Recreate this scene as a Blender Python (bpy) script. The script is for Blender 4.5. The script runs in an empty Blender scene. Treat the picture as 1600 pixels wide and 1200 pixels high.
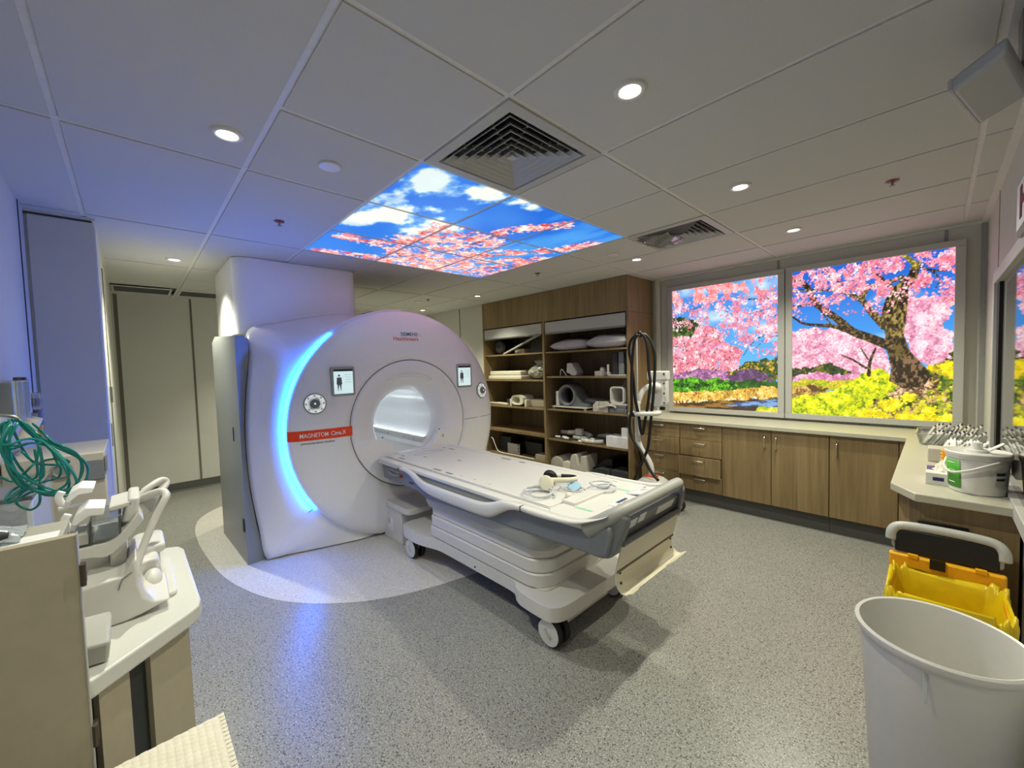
import bpy, bmesh, math, random
import numpy as np
from mathutils import Vector, Matrix
random.seed(7)
SC = bpy.context.scene
COL = SC.collection
PI = math.pi

# ------------------------------------------------------------------ camera, world, exposure
def _camera():
    yaw, pitch, roll = math.radians(46.6264), math.radians(-2.6131), math.radians(-1.6690)
    f = Vector((-math.sin(yaw)*math.cos(pitch), math.cos(yaw)*math.cos(pitch), math.sin(pitch)))
    r = Vector((math.cos(yaw), math.sin(yaw), 0)); u = r.cross(f)
    c, s = math.cos(roll), math.sin(roll)
    r2 = c*r + s*u; u2 = -s*r + c*u
    cd = bpy.data.cameras.new('camera'); cam = bpy.data.objects.new('camera', cd); COL.objects.link(cam)
    m = Matrix.Identity(4)
    for i in range(3):
        m[i][0] = r2[i]; m[i][1] = u2[i]; m[i][2] = -f[i]
    m.translation = (1.67712, -1.04403, 1.47020)
    cam.matrix_world = m
    cd.sensor_fit = 'HORIZONTAL'; cd.sensor_width = 36.0; cd.lens = 36.0*629.014/1600.0
    cd.clip_start = 0.02; cd.clip_end = 60
    SC.camera = cam
_camera()

def _world():
    w = bpy.data.worlds.new('world'); SC.world = w; w.use_nodes = True
    b = w.node_tree.nodes['Background']; b.inputs[0].default_value = (0.02, 0.02, 0.022, 1); b.inputs[1].default_value = 0.2
_world()
SC.view_settings.view_transform = 'Standard'; SC.view_settings.look = 'None'
SC.view_settings.gamma = 1.0; SC.view_settings.use_curve_mapping = False
SC.view_settings.exposure = 0.0
DOWN_W = 92.0            # watts of one ceiling downlight
LED_S = 95.0             # scanner light strip
BOX_S = 1.30             # picture light boxes
SKY_S = 1.15             # picture ceiling
BORE_S = 10.0

# ------------------------------------------------------------------ helpers
def lin(c):
    return tuple(((v/255.0)/12.92 if v/255.0 <= 0.04045 else ((v/255.0+0.055)/1.055)**2.4) for v in c)

class MB:
    def __init__(self): self.v = []; self.f = []
    def add(self, vs, fs):
        o = len(self.v); self.v += [tuple(p) for p in vs]; self.f += [tuple(i+o for i in f) for f in fs]; return self
    def box(self, x0, y0, z0, x1, y1, z1):
        return self.add([(x0,y0,z0),(x1,y0,z0),(x1,y1,z0),(x0,y1,z0),(x0,y0,z1),(x1,y0,z1),(x1,y1,z1),(x0,y1,z1)],
            [(0,3,2,1),(4,5,6,7),(0,1,5,4),(1,2,6,5),(2,3,7,6),(3,0,4,7)])
    def obox(self, c, ax, ay, az):
        c = Vector(c); ax = Vector(ax); ay = Vector(ay); az = Vector(az)
        vs = [c+sx*ax+sy*ay+sz*az for sz in (-1,1) for sx,sy in ((-1,-1),(1,-1),(1,1),(-1,1))]
        return self.add(vs, [(0,3,2,1),(4,5,6,7),(0,1,5,4),(1,2,6,5),(2,3,7,6),(3,0,4,7)])
    def prism(self, pts, lo, hi, axis='z'):
        n = len(pts)
        def P(a, b, h):
            return (a,b,h) if axis == 'z' else ((h,a,b) if axis == 'x' else (a,h,b))
        vs = [P(a,b,lo) for a,b in pts] + [P(a,b,hi) for a,b in pts]
        fs = [tuple(range(n-1,-1,-1)), tuple(range(n,2*n))] + [(i,(i+1)%n,n+(i+1)%n,n+i) for i in range(n)]
        return self.add(vs, fs)
    def ring(self, rings, closed=True, cap0=True, cap1=True):
        n = len(rings[0]); vs = [p for r in rings for p in r]; fs = []
        for i in range(len(rings)-1):
            for j in range(n if closed else n-1):
                k = (j+1) % n
                fs.append((i*n+j, i*n+k, (i+1)*n+k, (i+1)*n+j))
        if cap0: fs.append(tuple(range(n-1,-1,-1)))
        if cap1: fs.append(tuple((len(rings)-1)*n+j for j in range(n)))
        return self.add(vs, fs)
    def lathe(self, prof, c, axis='z', n=32, cap0=True, cap1=True):
        c = Vector(c); rs = []
        for r, h in prof:
            row = []
            for j in range(n):
                a = 2*PI*j/n; ca, sa = r*math.cos(a), r*math.sin(a)
                d = (ca,sa,h) if axis == 'z' else ((h,ca,sa) if axis == 'x' else (ca,h,sa))
                row.append(tuple(c+Vector(d)))
            rs.append(row)
        return self.ring(rs, True, cap0, cap1)
    def cyl(self, p0, p1, r, r1=None, n=16):
        return self.tube([p0, p1], r if r1 is None else [r, r1], n)
    def tube(self, path, r, n=10, closed=False, flat=1.0):
        P = [Vector(p) for p in path]; m = len(P)
        R = r if isinstance(r, (list, tuple)) else [r]*m
        T = []
        for i in range(m):
            if closed: t = P[(i+1) % m]-P[i-1]
            else: t = P[min(i+1, m-1)]-P[max(i-1, 0)]
            T.append(t.normalized() if t.length > 1e-9 else Vector((0,0,1)))
        up = Vector((0,0,1)) if abs(T[0].z) < 0.9 else Vector((1,0,0))
        nrm = (up - T[0]*up.dot(T[0])).normalized(); rs = []
        for i in range(m):
            nrm = (nrm - T[i]*nrm.dot(T[i]))
            nrm = nrm.normalized() if nrm.length > 1e-6 else T[i].orthogonal().normalized()
            b = T[i].cross(nrm)
            rs.append([tuple(P[i]+R[i]*(math.cos(2*PI*j/n)*nrm*flat+math.sin(2*PI*j/n)*b)) for j in range(n)])
        if closed: rs.append(rs[0]); return self.ring(rs, True, False, False)
        return self.ring(rs)
    def ellipsoid(self, c, rx, ry, rz, nu=16, nv=10):
        rs = []
        for i in range(nv+1):
            t = -PI/2+PI*i/nv; ct = max(math.cos(t), 1e-3)
            rs.append([(c[0]+rx*ct*math.cos(2*PI*j/nu), c[1]+ry*ct*math.sin(2*PI*j/nu), c[2]+rz*math.sin(t)) for j in range(nu)])
        return self.ring(rs)
    def grid(self, rows):
        return self.ring(rows, False, False, False)
    def sheet(self, rows, th):
        # a curved sheet with thickness: rows of points, offset along its normals
        m, n = len(rows), len(rows[0]); A = [[Vector(p) for p in r] for r in rows]; B = []
        for i in range(m):
            br = []
            for j in range(n):
                du = A[min(i+1,m-1)][j]-A[max(i-1,0)][j]; dv = A[i][min(j+1,n-1)]-A[i][max(j-1,0)]
                nn = du.cross(dv); nn = nn.normalized() if nn.length > 1e-9 else Vector((0,0,1))
                br.append(A[i][j]+nn*th)
            B.append(br)
        vs = [p for r in A for p in r]+[p for r in B for p in r]; o = m*n; fs = []
        for i in range(m-1):
            for j in range(n-1):
                a, b, c, d = i*n+j, i*n+j+1, (i+1)*n+j+1, (i+1)*n+j
                fs += [(a,b,c,d), (o+d,o+c,o+b,o+a)]
        for j in range(n-1):
            fs += [(j+1,j,o+j,o+j+1), ((m-1)*n+j,(m-1)*n+j+1,o+(m-1)*n+j+1,o+(m-1)*n+j)]
        for i in range(m-1):
            fs += [(i*n,(i+1)*n,o+(i+1)*n,o+i*n), ((i+1)*n+n-1,i*n+n-1,o+i*n+n-1,o+(i+1)*n+n-1)]
        return self.add(vs, fs)

def rrect(x0, y0, x1, y1, r, n=5):
    """rounded rectangle outline (counter-clockwise)"""
    pts = []
    for cx, cy, a0 in ((x1-r,y0+r,-90),(x1-r,y1-r,0),(x0+r,y1-r,90),(x0+r,y0+r,180)):
        for i in range(n+1):
            a = math.radians(a0+90*i/n); pts.append((cx+r*math.cos(a), cy+r*math.sin(a)))
    return pts
def smooth(pts, n=6, closed=False):
    """Catmull-Rom through points"""
    P = [Vector(p) for p in pts]; m = len(P); out = []
    rng = range(m) if closed else range(m-1)
    for i in rng:
        p1, p2 = P[i], P[(i+1) % m]
        p0 = P[i-1] if (closed or i > 0) else p1*2-p2
        p3 = P[(i+2) % m] if (closed or i+2 < m) else p2*2-p1
        for k in range(n):
            t = k/n
            out.append(tuple(0.5*((2*p1)+(p2-p0)*t+(2*p0-5*p1+4*p2-p3)*t*t+(3*p1-p0-3*p2+p3)*t**3)))
    if not closed: out.append(tuple(P[-1]))
    return out

ROOT = {}       # root object -> world offset already taken out of its meshes
def _off(par):
    o = par
    while o.parent: o = o.parent
    return Vector(o.location)
def obj(name, mb, mat, parent=None, sm=False, bevel=0.0, seg=2, ang=35):
    me = bpy.data.meshes.new(name)
    vs = mb.v
    if parent is not None: off = _off(parent)
    else:
        a = np.array(vs); off = Vector(((a[:,0].min()+a[:,0].max())/2, (a[:,1].min()+a[:,1].max())/2, a[:,2].min()))
    me.from_pydata([(p[0]-off.x, p[1]-off.y, p[2]-off.z) for p in vs], [], mb.f)
    bm = bmesh.new(); bm.from_mesh(me); bmesh.ops.recalc_face_normals(bm, faces=bm.faces); bm.to_mesh(me); bm.free()
    o = bpy.data.objects.new(name, me); COL.objects.link(o)
    if parent is not None: o.parent = parent
    else: o.location = off
    me.materials.append(M[mat] if isinstance(mat, str) else mat)
    if bevel > 0:
        b = o.modifiers.new('bevel', 'BEVEL'); b.width = bevel; b.segments = seg; b.limit_method = 'ANGLE'; b.angle_limit = math.radians(ang)
    if sm or bevel > 0:
        for p in me.polygons: p.use_smooth = True
        if sm != 'all':
            try: me.set_sharp_from_angle(angle=math.radians(38))
            except Exception: pass
    return o
def tag(o, label, cat, group=None):
    o['label'] = label; o['category'] = cat
    if group: o['group'] = group
    return o
def thing(name, loc, label, cat, group=None):
    o = bpy.data.objects.new(name, None); COL.objects.link(o); o.location = loc; o.empty_display_size = 0.05
    return tag(o, label, cat, group)
def struct(o):
    o['kind'] = 'structure'; return o
def sempty(name, loc=(0,0,0)):
    o = bpy.data.objects.new(name, None); COL.objects.link(o); o.location = loc; o.empty_display_size = 0.05
    o['kind'] = 'structure'; return o
def text(name, body, size, loc, xdir, ydir, mat, parent, depth=0.0006, align='LEFT', bold=0.0, width=None):
    """flat lettering as a real mesh: xdir = reading direction, ydir = up of the letters"""
    cu = bpy.data.curves.new(name, 'FONT'); cu.body = body; cu.size = size; cu.align_x = align; cu.extrude = depth; cu.offset = bold
    cu.resolution_u = 3
    t = bpy.data.objects.new(name+'_tmp', cu); COL.objects.link(t)
    dg = bpy.context.evaluated_depsgraph_get(); me0 = t.evaluated_get(dg).to_mesh()
    X = Vector(xdir).normalized(); Y = Vector(ydir).normalized(); Z = X.cross(Y); L = Vector(loc)
    k = 1.0
    if width:
        xs = [v.co.x for v in me0.vertices]; k = width/(max(xs)-min(xs))
    mb = MB(); mb.add([tuple(L+v.co.x*k*X+v.co.y*Y+v.co.z*Z) for v in me0.vertices], [tuple(p.vertices) for p in me0.polygons])
    t.evaluated_get(dg).to_mesh_clear(); bpy.data.objects.remove(t); bpy.data.curves.remove(cu)
    return obj(name, mb, mat, parent)

# ------------------------------------------------------------------ materials
M = {}
def mat(name, rgb, rough=0.5, metal=0.0, var=0.04, scale=40.0, bump=0.0, bscale=200.0, coat=0.0, trans=0.0, emit=None, estr=0.0, alpha=1.0, spec=0.5, sheen=0.0):
    m = bpy.data.materials.new(name); m.use_nodes = True; nt = m.node_tree; N = nt.nodes; L = nt.links
    b = N['Principled BSDF']; c = lin(rgb)
    tc = N.new('ShaderNodeTexCoord'); nz = N.new('ShaderNodeTexNoise'); nz.inputs['Scale'].default_value = scale; nz.inputs['Detail'].default_value = 3
    L.new(tc.outputs['Object'], nz.inputs['Vector'])
    rp = N.new('ShaderNodeValToRGB'); rp.color_ramp.elements[0].position = 0.3; rp.color_ramp.elements[1].position = 0.7
    rp.color_ramp.elements[0].color = (*[v*(1-var) for v in c], 1); rp.color_ramp.elements[1].color = (*[min(1, v*(1+var)) for v in c], 1)
    L.new(nz.outputs['Fac'], rp.inputs['Fac']); L.new(rp.outputs['Color'], b.inputs['Base Color'])
    b.inputs['Roughness'].default_value = rough; b.inputs['Metallic'].default_value = metal
    b.inputs['Coat Weight'].default_value = coat; b.inputs['Transmission Weight'].default_value = trans
    b.inputs['Specular IOR Level'].default_value = spec; b.inputs['Alpha'].default_value = alpha
    if emit: b.inputs['Emission Color'].default_value = (*emit, 1); b.inputs['Emission Strength'].default_value = estr
    if bump > 0:
        n2 = N.new('ShaderNodeTexNoise'); n2.inputs['Scale'].default_value = bscale; n2.inputs['Detail'].default_value = 2
        L.new(tc.outputs['Object'], n2.inputs['Vector'])
        bp = N.new('ShaderNodeBump'); bp.inputs['Strength'].default_value = bump; bp.inputs['Distance'].default_value = 0.002
        L.new(n2.outputs['Fac'], bp.inputs['Height']); L.new(bp.outputs['Normal'], b.inputs['Normal'])
    M[name] = m; return m
def mat_speckle(name, base, dark, light, scale):
    m = mat(name, base, 0.33, var=0.03, scale=3.0); nt = m.node_tree; N = nt.nodes; L = nt.links; b = N['Principled BSDF']
    tc = N['Texture Coordinate'] if 'Texture Coordinate' in N else [n for n in N if n.type == 'TEX_COORD'][0]
    src = b.inputs['Base Color'].links[0].from_socket
    def lay(src, sc, col, lo, hi):
        nz = N.new('ShaderNodeTexNoise'); nz.inputs['Scale'].default_value = sc; nz.inputs['Detail'].default_value = 2; nz.inputs['Roughness'].default_value = 0.6
        L.new(tc.outputs['Object'], nz.inputs['Vector'])
        mr = N.new('ShaderNodeMapRange'); mr.inputs['From Min'].default_value = lo; mr.inputs['From Max'].default_value = hi
        L.new(nz.outputs['Fac'], mr.inputs['Value'])
        mx = N.new('ShaderNodeMix'); mx.data_type = 'RGBA'
        L.new(mr.outputs['Result'], mx.inputs['Factor']); L.new(src, mx.inputs['A']); mx.inputs['B'].default_value = (*lin(col), 1)
        return mx.outputs['Result']
    s = lay(src, scale, dark, 0.56, 0.62); s = lay(s, scale*1.3, light, 0.57, 0.63)
    L.new(s, b.inputs['Base Color']); return m
def mat_wood(name, a, bcol, sc=1.0, rough=0.5, axis=2):
    m = mat(name, a, rough); nt = m.node_tree; N = nt.nodes; L = nt.links; b = N['Principled BSDF']
    tc = [n for n in N if n.type == 'TEX_COORD'][0]
    mp = N.new('ShaderNodeMapping'); s = [38*sc, 38*sc, 38*sc]; s[axis] = 1.6*sc; mp.inputs['Scale'].default_value = s
    L.new(tc.outputs['Object'], mp.inputs['Vector'])
    n1 = N.new('ShaderNodeTexNoise'); n1.inputs['Scale'].default_value = 1.0; n1.inputs['Detail'].default_value = 5; n1.inputs['Roughness'].default_value = 0.65
    L.new(mp.outputs['Vector'], n1.inputs['Vector'])
    mp2 = N.new('ShaderNodeMapping'); s2 = [6*sc, 6*sc, 6*sc]; s2[axis] = 0.7*sc; mp2.inputs['Scale'].default_value = s2
    L.new(tc.outputs['Object'], mp2.inputs['Vector'])
    n2 = N.new('ShaderNodeTexNoise'); n2.inputs['Scale'].default_value = 1.0; n2.inputs['Detail'].default_value = 2
    L.new(mp2.outputs['Vector'], n2.inputs['Vector'])
    ad = N.new('ShaderNodeMath'); ad.operation = 'MULTIPLY_ADD'; ad.inputs[1].default_value = 0.65
    L.new(n1.outputs['Fac'], ad.inputs[0])
    m2 = N.new('ShaderNodeMath'); m2.operation = 'MULTIPLY'; m2.inputs[1].default_value = 0.35; L.new(n2.outputs['Fac'], m2.inputs[0]); L.new(m2.outputs[0], ad.inputs[2])
    rp = N.new('ShaderNodeValToRGB'); rp.color_ramp.elements[0].position = 0.36; rp.color_ramp.elements[1].position = 0.62
    rp.color_ramp.elements[0].color = (*lin(bcol), 1); rp.color_ramp.elements[1].color = (*lin(a), 1)
    L.new(ad.outputs[0], rp.inputs['Fac']); L.new(rp.outputs['Color'], b.inputs['Base Color']); return m
def mat_print(name, strength):
    m = bpy.data.materials.new(name); m.use_nodes = True; N = m.node_tree.nodes; L = m.node_tree.links; b = N['Principled BSDF']
    a = N.new('ShaderNodeAttribute'); a.attribute_name = 'print'
    b.inputs['Base Color'].default_value = (0.02, 0.02, 0.02, 1); b.inputs['Roughness'].default_value = 0.25
    L.new(a.outputs['Color'], b.inputs['Emission Color']); b.inputs['Emission Strength'].default_value = strength
    M[name] = m; return m
mat('ceiling_tile', (196,195,189), 0.9, bump=0.25, bscale=900, var=0.03, scale=300)
mat('grid_bar', (214,212,206), 0.5)
mat('wall_paint', (204,203,194), 0.55, bump=0.06, bscale=700, var=0.015, scale=5)
mat('wall_shade', (150,150,146), 0.6)
mat('seam_dark', (70,70,64), 0.7)
mat_speckle('vinyl', (140,140,135), (72,72,69), (190,189,182), 125)
mat_speckle('vinyl_light', (198,195,188), (170,167,160), (228,225,218), 125)
mat('cove', (80,80,77), 0.6, bump=0.1, bscale=300, var=0.1, scale=200)
mat_wood('oak', (148,126,88), (118,98,64))
mat_wood('oak_dark', (120,100,70), (92,76,50))
mat('worktop', (186,183,166), 0.32, var=0.02, scale=200)
mat('white_gloss', (242,241,243), 0.22, coat=0.3, var=0.01)
mat('white_plastic', (216,214,209), 0.38, var=0.015)
mat('cream_plastic', (226,220,198), 0.42, var=0.02)
mat('grey_plastic', (120,124,128), 0.42, var=0.02)
mat('grey_mid', (162,164,160), 0.42, var=0.02)
mat('bench_laminate', (212,212,206), 0.35, var=0.02, scale=200)
mat('wall_seam', (108,106,94), 0.7)
mat('sprinkler_red', (128,58,48), 0.4)
mat('grey_light', (182,182,178), 0.45, var=0.02)
mat('slate', (134,138,138), 0.4, var=0.02)
mat('charcoal', (52,54,56), 0.6, var=0.05)
mat('black', (9,9,10), 0.5, var=0.1)
mat('rubber', (26,26,27), 0.7)
mat('chrome', (214,210,200), 0.25, metal=1.0)
mat('steel', (150,150,148), 0.35, metal=1.0)
mat('orange_red', (250,70,18), 0.35, emit=lin((250,70,18)), estr=0.0)
mat('orange', (238,100,20), 0.4)
mat('red', (190,30,30), 0.35)
mat('brand_red', (206,52,40), 0.5)
mat('brand_teal', (38,92,110), 0.5)
mat('ink', (40,40,44), 0.6)
mat('ink_soft', (112,110,114), 0.6)
mat('pure_white', (245,245,245), 0.5)
mat('taupe', (178,169,146), 0.5, var=0.03)
mat('putty', (190,184,170), 0.55, var=0.03)
mat('foam', (205,200,186), 0.85, bump=0.2, bscale=600)
mat('foam_dark', (58,60,62), 0.85)
mat('fabric', (206,204,206), 0.9, bump=0.15, bscale=500)
mat('yellow', (236,170,20), 0.45)
mat('yellow_bag', (236,206,20), 0.35, var=0.08, scale=20, trans=0.15)
mat('green_label', (70,160,40), 0.5)
mat('green_tint', (150,206,176), 0.4)
mat('teal_tube', (0,136,126), 0.25, trans=0.25)
mat('blue_bulb', (150,185,215), 0.35)
mat('clear_tube', (228,232,238), 0.15, trans=0.35)
mat('clear_plastic', (235,240,240), 0.08, trans=0.9)
mat('brown', (70,56,40), 0.5)
mat('paper', (228,222,206), 0.9, bump=0.3, bscale=300)
mat('dark_glass', (10,11,12), 0.03, spec=0.8)
mat('lamp_lens', (255,250,235), 0.4, emit=(1.0,0.93,0.78), estr=14.0)
mat('led_strip', (120,230,255), 0.3, emit=(0.003,0.14,1.0), estr=LED_S)
mat('bore_led', (235,250,255), 0.4, emit=(0.82,0.96,1.0), estr=BORE_S)
mat('screen_lit', (200,228,226), 0.2, emit=(0.62,0.80,0.80), estr=0.75)
mat('dial_lit', (235,240,236), 0.3, emit=(0.85,0.9,0.86), estr=0.5)
mat('key_lit', (220,250,240), 0.3, emit=(0.7,1.0,0.9), estr=0.8)
mat_print('box_print', BOX_S); mat_print('sky_print', SKY_S)
H = 2.44; XR = 1.92; YW = 3.60; XF = -4.92; YL = -1.44

# ------------------------------------------------------------------ the room
floor = struct(obj('floor', MB().box(XF, YL, -0.05, XR, YW, 0.0), 'vinyl'))
_half = [(-0.55,0.81),(-0.575,0.63),(-0.64,0.34),(-0.75,0.06),(-0.88,-0.13),(-1.054,-0.307),(-1.28,-0.455),(-1.566,-0.563),(-1.86,-0.63),(-2.2,-0.666),(-2.7,-0.69),(-3.2,-0.672),(-3.55,-0.58),(-3.8,-0.36),(-4.0,0.0),(-4.05,0.4)]
_pad = smooth(_half, 4); _pad2 = _pad + [(x, 1.62-y) for x, y in reversed(_pad)]
obj('vinyl_inlay', MB().prism(_pad2, 0.0, 0.0016), 'vinyl_light', floor)

wr = struct(obj('wall_right', MB().box(XR, YL-0.1, 0, XR+0.1, YW+0.1, H+0.06), 'wall_paint'))
obj('panel_seam', MB().box(XR-0.002, 2.755, 1.87, XR+0.001, 2.763, H), 'seam_dark', wr)
obj('corner_trim', MB().box(XR-0.03, YW-0.03, 0.86, XR, YW, H), 'wall_shade', wr)
wb = struct(obj('wall_back', MB().box(-0.70, YW, 0, XR, YW+0.1, H+0.06), 'wall_paint'))
for x in (0.585, 1.70): obj('panel_seam', MB().box(x, YW-0.006, 2.32, x+0.022, YW, H), 'wall_shade', wb)
obj('corner_post', MB().prism(rrect(-0.665, YW-0.05, -0.60, YW, 0.02), 0.865, H), 'wall_paint', wb, sm=True)
wb2 = struct(obj('wall_recess', MB().box(XF, 3.02, 0, -3.24, YW+0.1, H+0.06), 'wall_paint'))
obj('panel_seam', MB().box(-3.865, 3.016, 0.1, -3.853, 3.021, H), 'seam_dark', wb2)
obj('recess_back', MB().box(-3.24, YW-0.02, 0, -0.70, YW+0.1, H+0.06), 'wall_paint', wb2)
wf = struct(obj('wall_far', MB().box(XF-0.1, YL-0.1, 0, XF, YW, H+0.06), 'wall_paint'))
for y in (-0.455, 0.46, 1.36, 2.26): obj('panel_seam', MB().box(XF-0.001, y, 0.11, XF+0.004, y+0.022, H), 'wall_seam', wf)
obj('panel_seam', MB().box(XF-0.001, -1.15, 0.11, XF+0.004, -1.115, H), 'wall_seam', wf)
wl = struct(obj('wall_left', MB().box(-1.9, YL-0.1, 0, XR, YL, H+0.06), 'wall_paint'))
obj('panel_seam', MB().box(-1.745, YL-0.001, 0, -1.725, YL+0.003, H), 'seam_dark', wl)
wn = struct(obj('wall_nib', MB().box(XF, YL-0.1, 0, -1.9, -1.165, H+0.06), 'wall_paint'))
obj('face_panel', MB().box(-1.9, YL+0.012, 0, -1.885, -1.16, 2.415), 'wall_paint', wn, bevel=0.004)
obj('edge_trim', MB().box(-1.96, -1.168, 0, -1.888, -1.155, 2.40), 'white_plastic', wn, bevel=0.004)
obj('shadow_gap', MB().box(-1.9, YL, 2.415, -1.893, -1.17, 2.432), 'seam_dark', wn)
obj('jamb_seal', MB().box(-2.75, -1.166, 0, -2.70, -1.160, 2.30), 'wall_seam', wn)
obj('latch_plate', MB().box(-2.42, -1.166, 0.98, -2.36, -1.160, 1.14), 'steel', wn)
obj('hinge', MB().cyl((-2.60,-1.158,1.28), (-2.60,-1.158,1.40), 0.008), 'steel', wn)
struct(obj('baseboard_far', MB().prism([(XF,0),(XF+0.03,0),(XF+0.012,0.02),(XF+0.006,0.11),(XF,0.11)], -1.16, 3.02, 'y'), 'cove'))
struct(obj('baseboard_left', MB().box(-1.88, YL, 0, -0.95, YL+0.012, 0.11), 'cove'))
struct(obj('baseboard_recess', MB().box(XF, 3.006, 0, -3.24, 3.02, 0.11), 'cove'))
struct(obj('baseboard_right', MB().box(XR-0.012, YL, 0, XR, 1.48, 0.11), 'cove'))

# ceiling: slab, recessed grid bars, every tile its own piece
ceil = struct(obj('ceiling', MB().box(XF-0.1, YL-0.1, H+0.05, XR+0.1, YW+0.1, H+0.12), 'wall_shade'))
BAR, Z0 = 0.012, H
def bar(x0, y0, x1, y1): obj('grid_bar', MB().box(x0, y0, Z0+0.0050, x1, y1, Z0+0.03), 'grid_bar', ceil)
ys = [YL, -1.2, -0.6, 0.0, 0.6, 1.2, 1.8, 2.4, 3.0, YW]
for y in ys[1:-1]: obj('grid_bar', MB().box(XF, y-BAR-0.003, Z0+0.0055, XR, y+BAR+0.003, Z0+0.03), 'grid_bar', ceil)
_shared = {}
def tile(x0, y0, x1, y1):
    a0 = x0+BAR if x0 > XF+.01 else x0; a1 = x1-BAR if x1 < XR-.01 else x1
    b0 = y0+BAR if y0 > YL+.01 else y0; b1 = y1-BAR if y1 < YW-.01 else y1
    w, d = a1-a0, b1-b0; key = (round(w, 3), round(d, 3))
    if key not in _shared:
        o = obj('ceiling_tile', MB().box(-w/2, -d/2, 0, w/2, d/2, 0.02), 'ceiling_tile', ceil)
        for v in o.data.vertices: v.co += _off(ceil)
        for v in o.data.vertices: v.co -= Vector((0,0,0))
        _shared[key] = o
        o.location = Vector(((a0+a1)/2, (b0+b1)/2, Z0))-_off(ceil)
    else:
        o = _shared[key].copy(); COL.objects.link(o); o.location = Vector(((a0+a1)/2, (b0+b1)/2, Z0))-_off(ceil)
XB = {0: [XF,-4.2,-3.0,-1.8,-0.6,0.6,1.8,XR], 1: [XF,-4.2,-3.0,-1.8,-0.6,0.6,1.8,XR], 2: [XF,-4.2,-3.6,-3.0,-1.8,-0.6,0.0,0.6,1.8,XR],
      6: [XF,-4.2,-3.0,-1.8,-0.6,0.0,0.6,1.8,XR], 7: [XF,-4.2,-3.0,-1.8,-0.6,0.6,1.8,XR], 8: [XF,-4.2,-3.0,-1.8,-0.6,0.6,1.8,XR]}
for i in range(9):
    y0, y1 = ys[i], ys[i+1]
    xb = XB.get(i, [XF,-4.2,-3.0,-1.8,0.0,0.6,1.8,XR])
    for x0, x1 in zip(xb[:-1], xb[1:]):
        if x0 > XF and x0 > XF: bar(x0-BAR-0.003, y0, x0+BAR+0.003, y1)
        if i in (3,4,5) and x0 == -1.8: continue             # picture ceiling
        if (i == 3 and x0 == 0.0) or (i == 6 and x0 == 0.0): continue   # air diffusers
        if i in (0,1) and x0 == XF: continue
        tile(x0, y0, x1, y1)
for x in (-1.2, -0.6):
    for i in (3,4,5): bar(x-BAR-0.003, ys[i], x+BAR+0.003, ys[i+1])
for i in (0, 1): tile(-4.92, ys[i], -4.72 if i else -4.2, ys[i+1])
struct(obj('trim_1', MB().box(XF, YL, H-0.012, -1.9+0.02, -1.155, H+0.003), 'wall_paint'))
struct(obj('trim_2', MB().box(-0.62, YW-0.03, H-0.02, XR, YW, H+0.003), 'grid_bar'))
struct(obj('trim_3', MB().box(XR-0.03, -1.0, H-0.015, XR, YW-0.03, H+0.003), 'grid_bar'))

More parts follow.
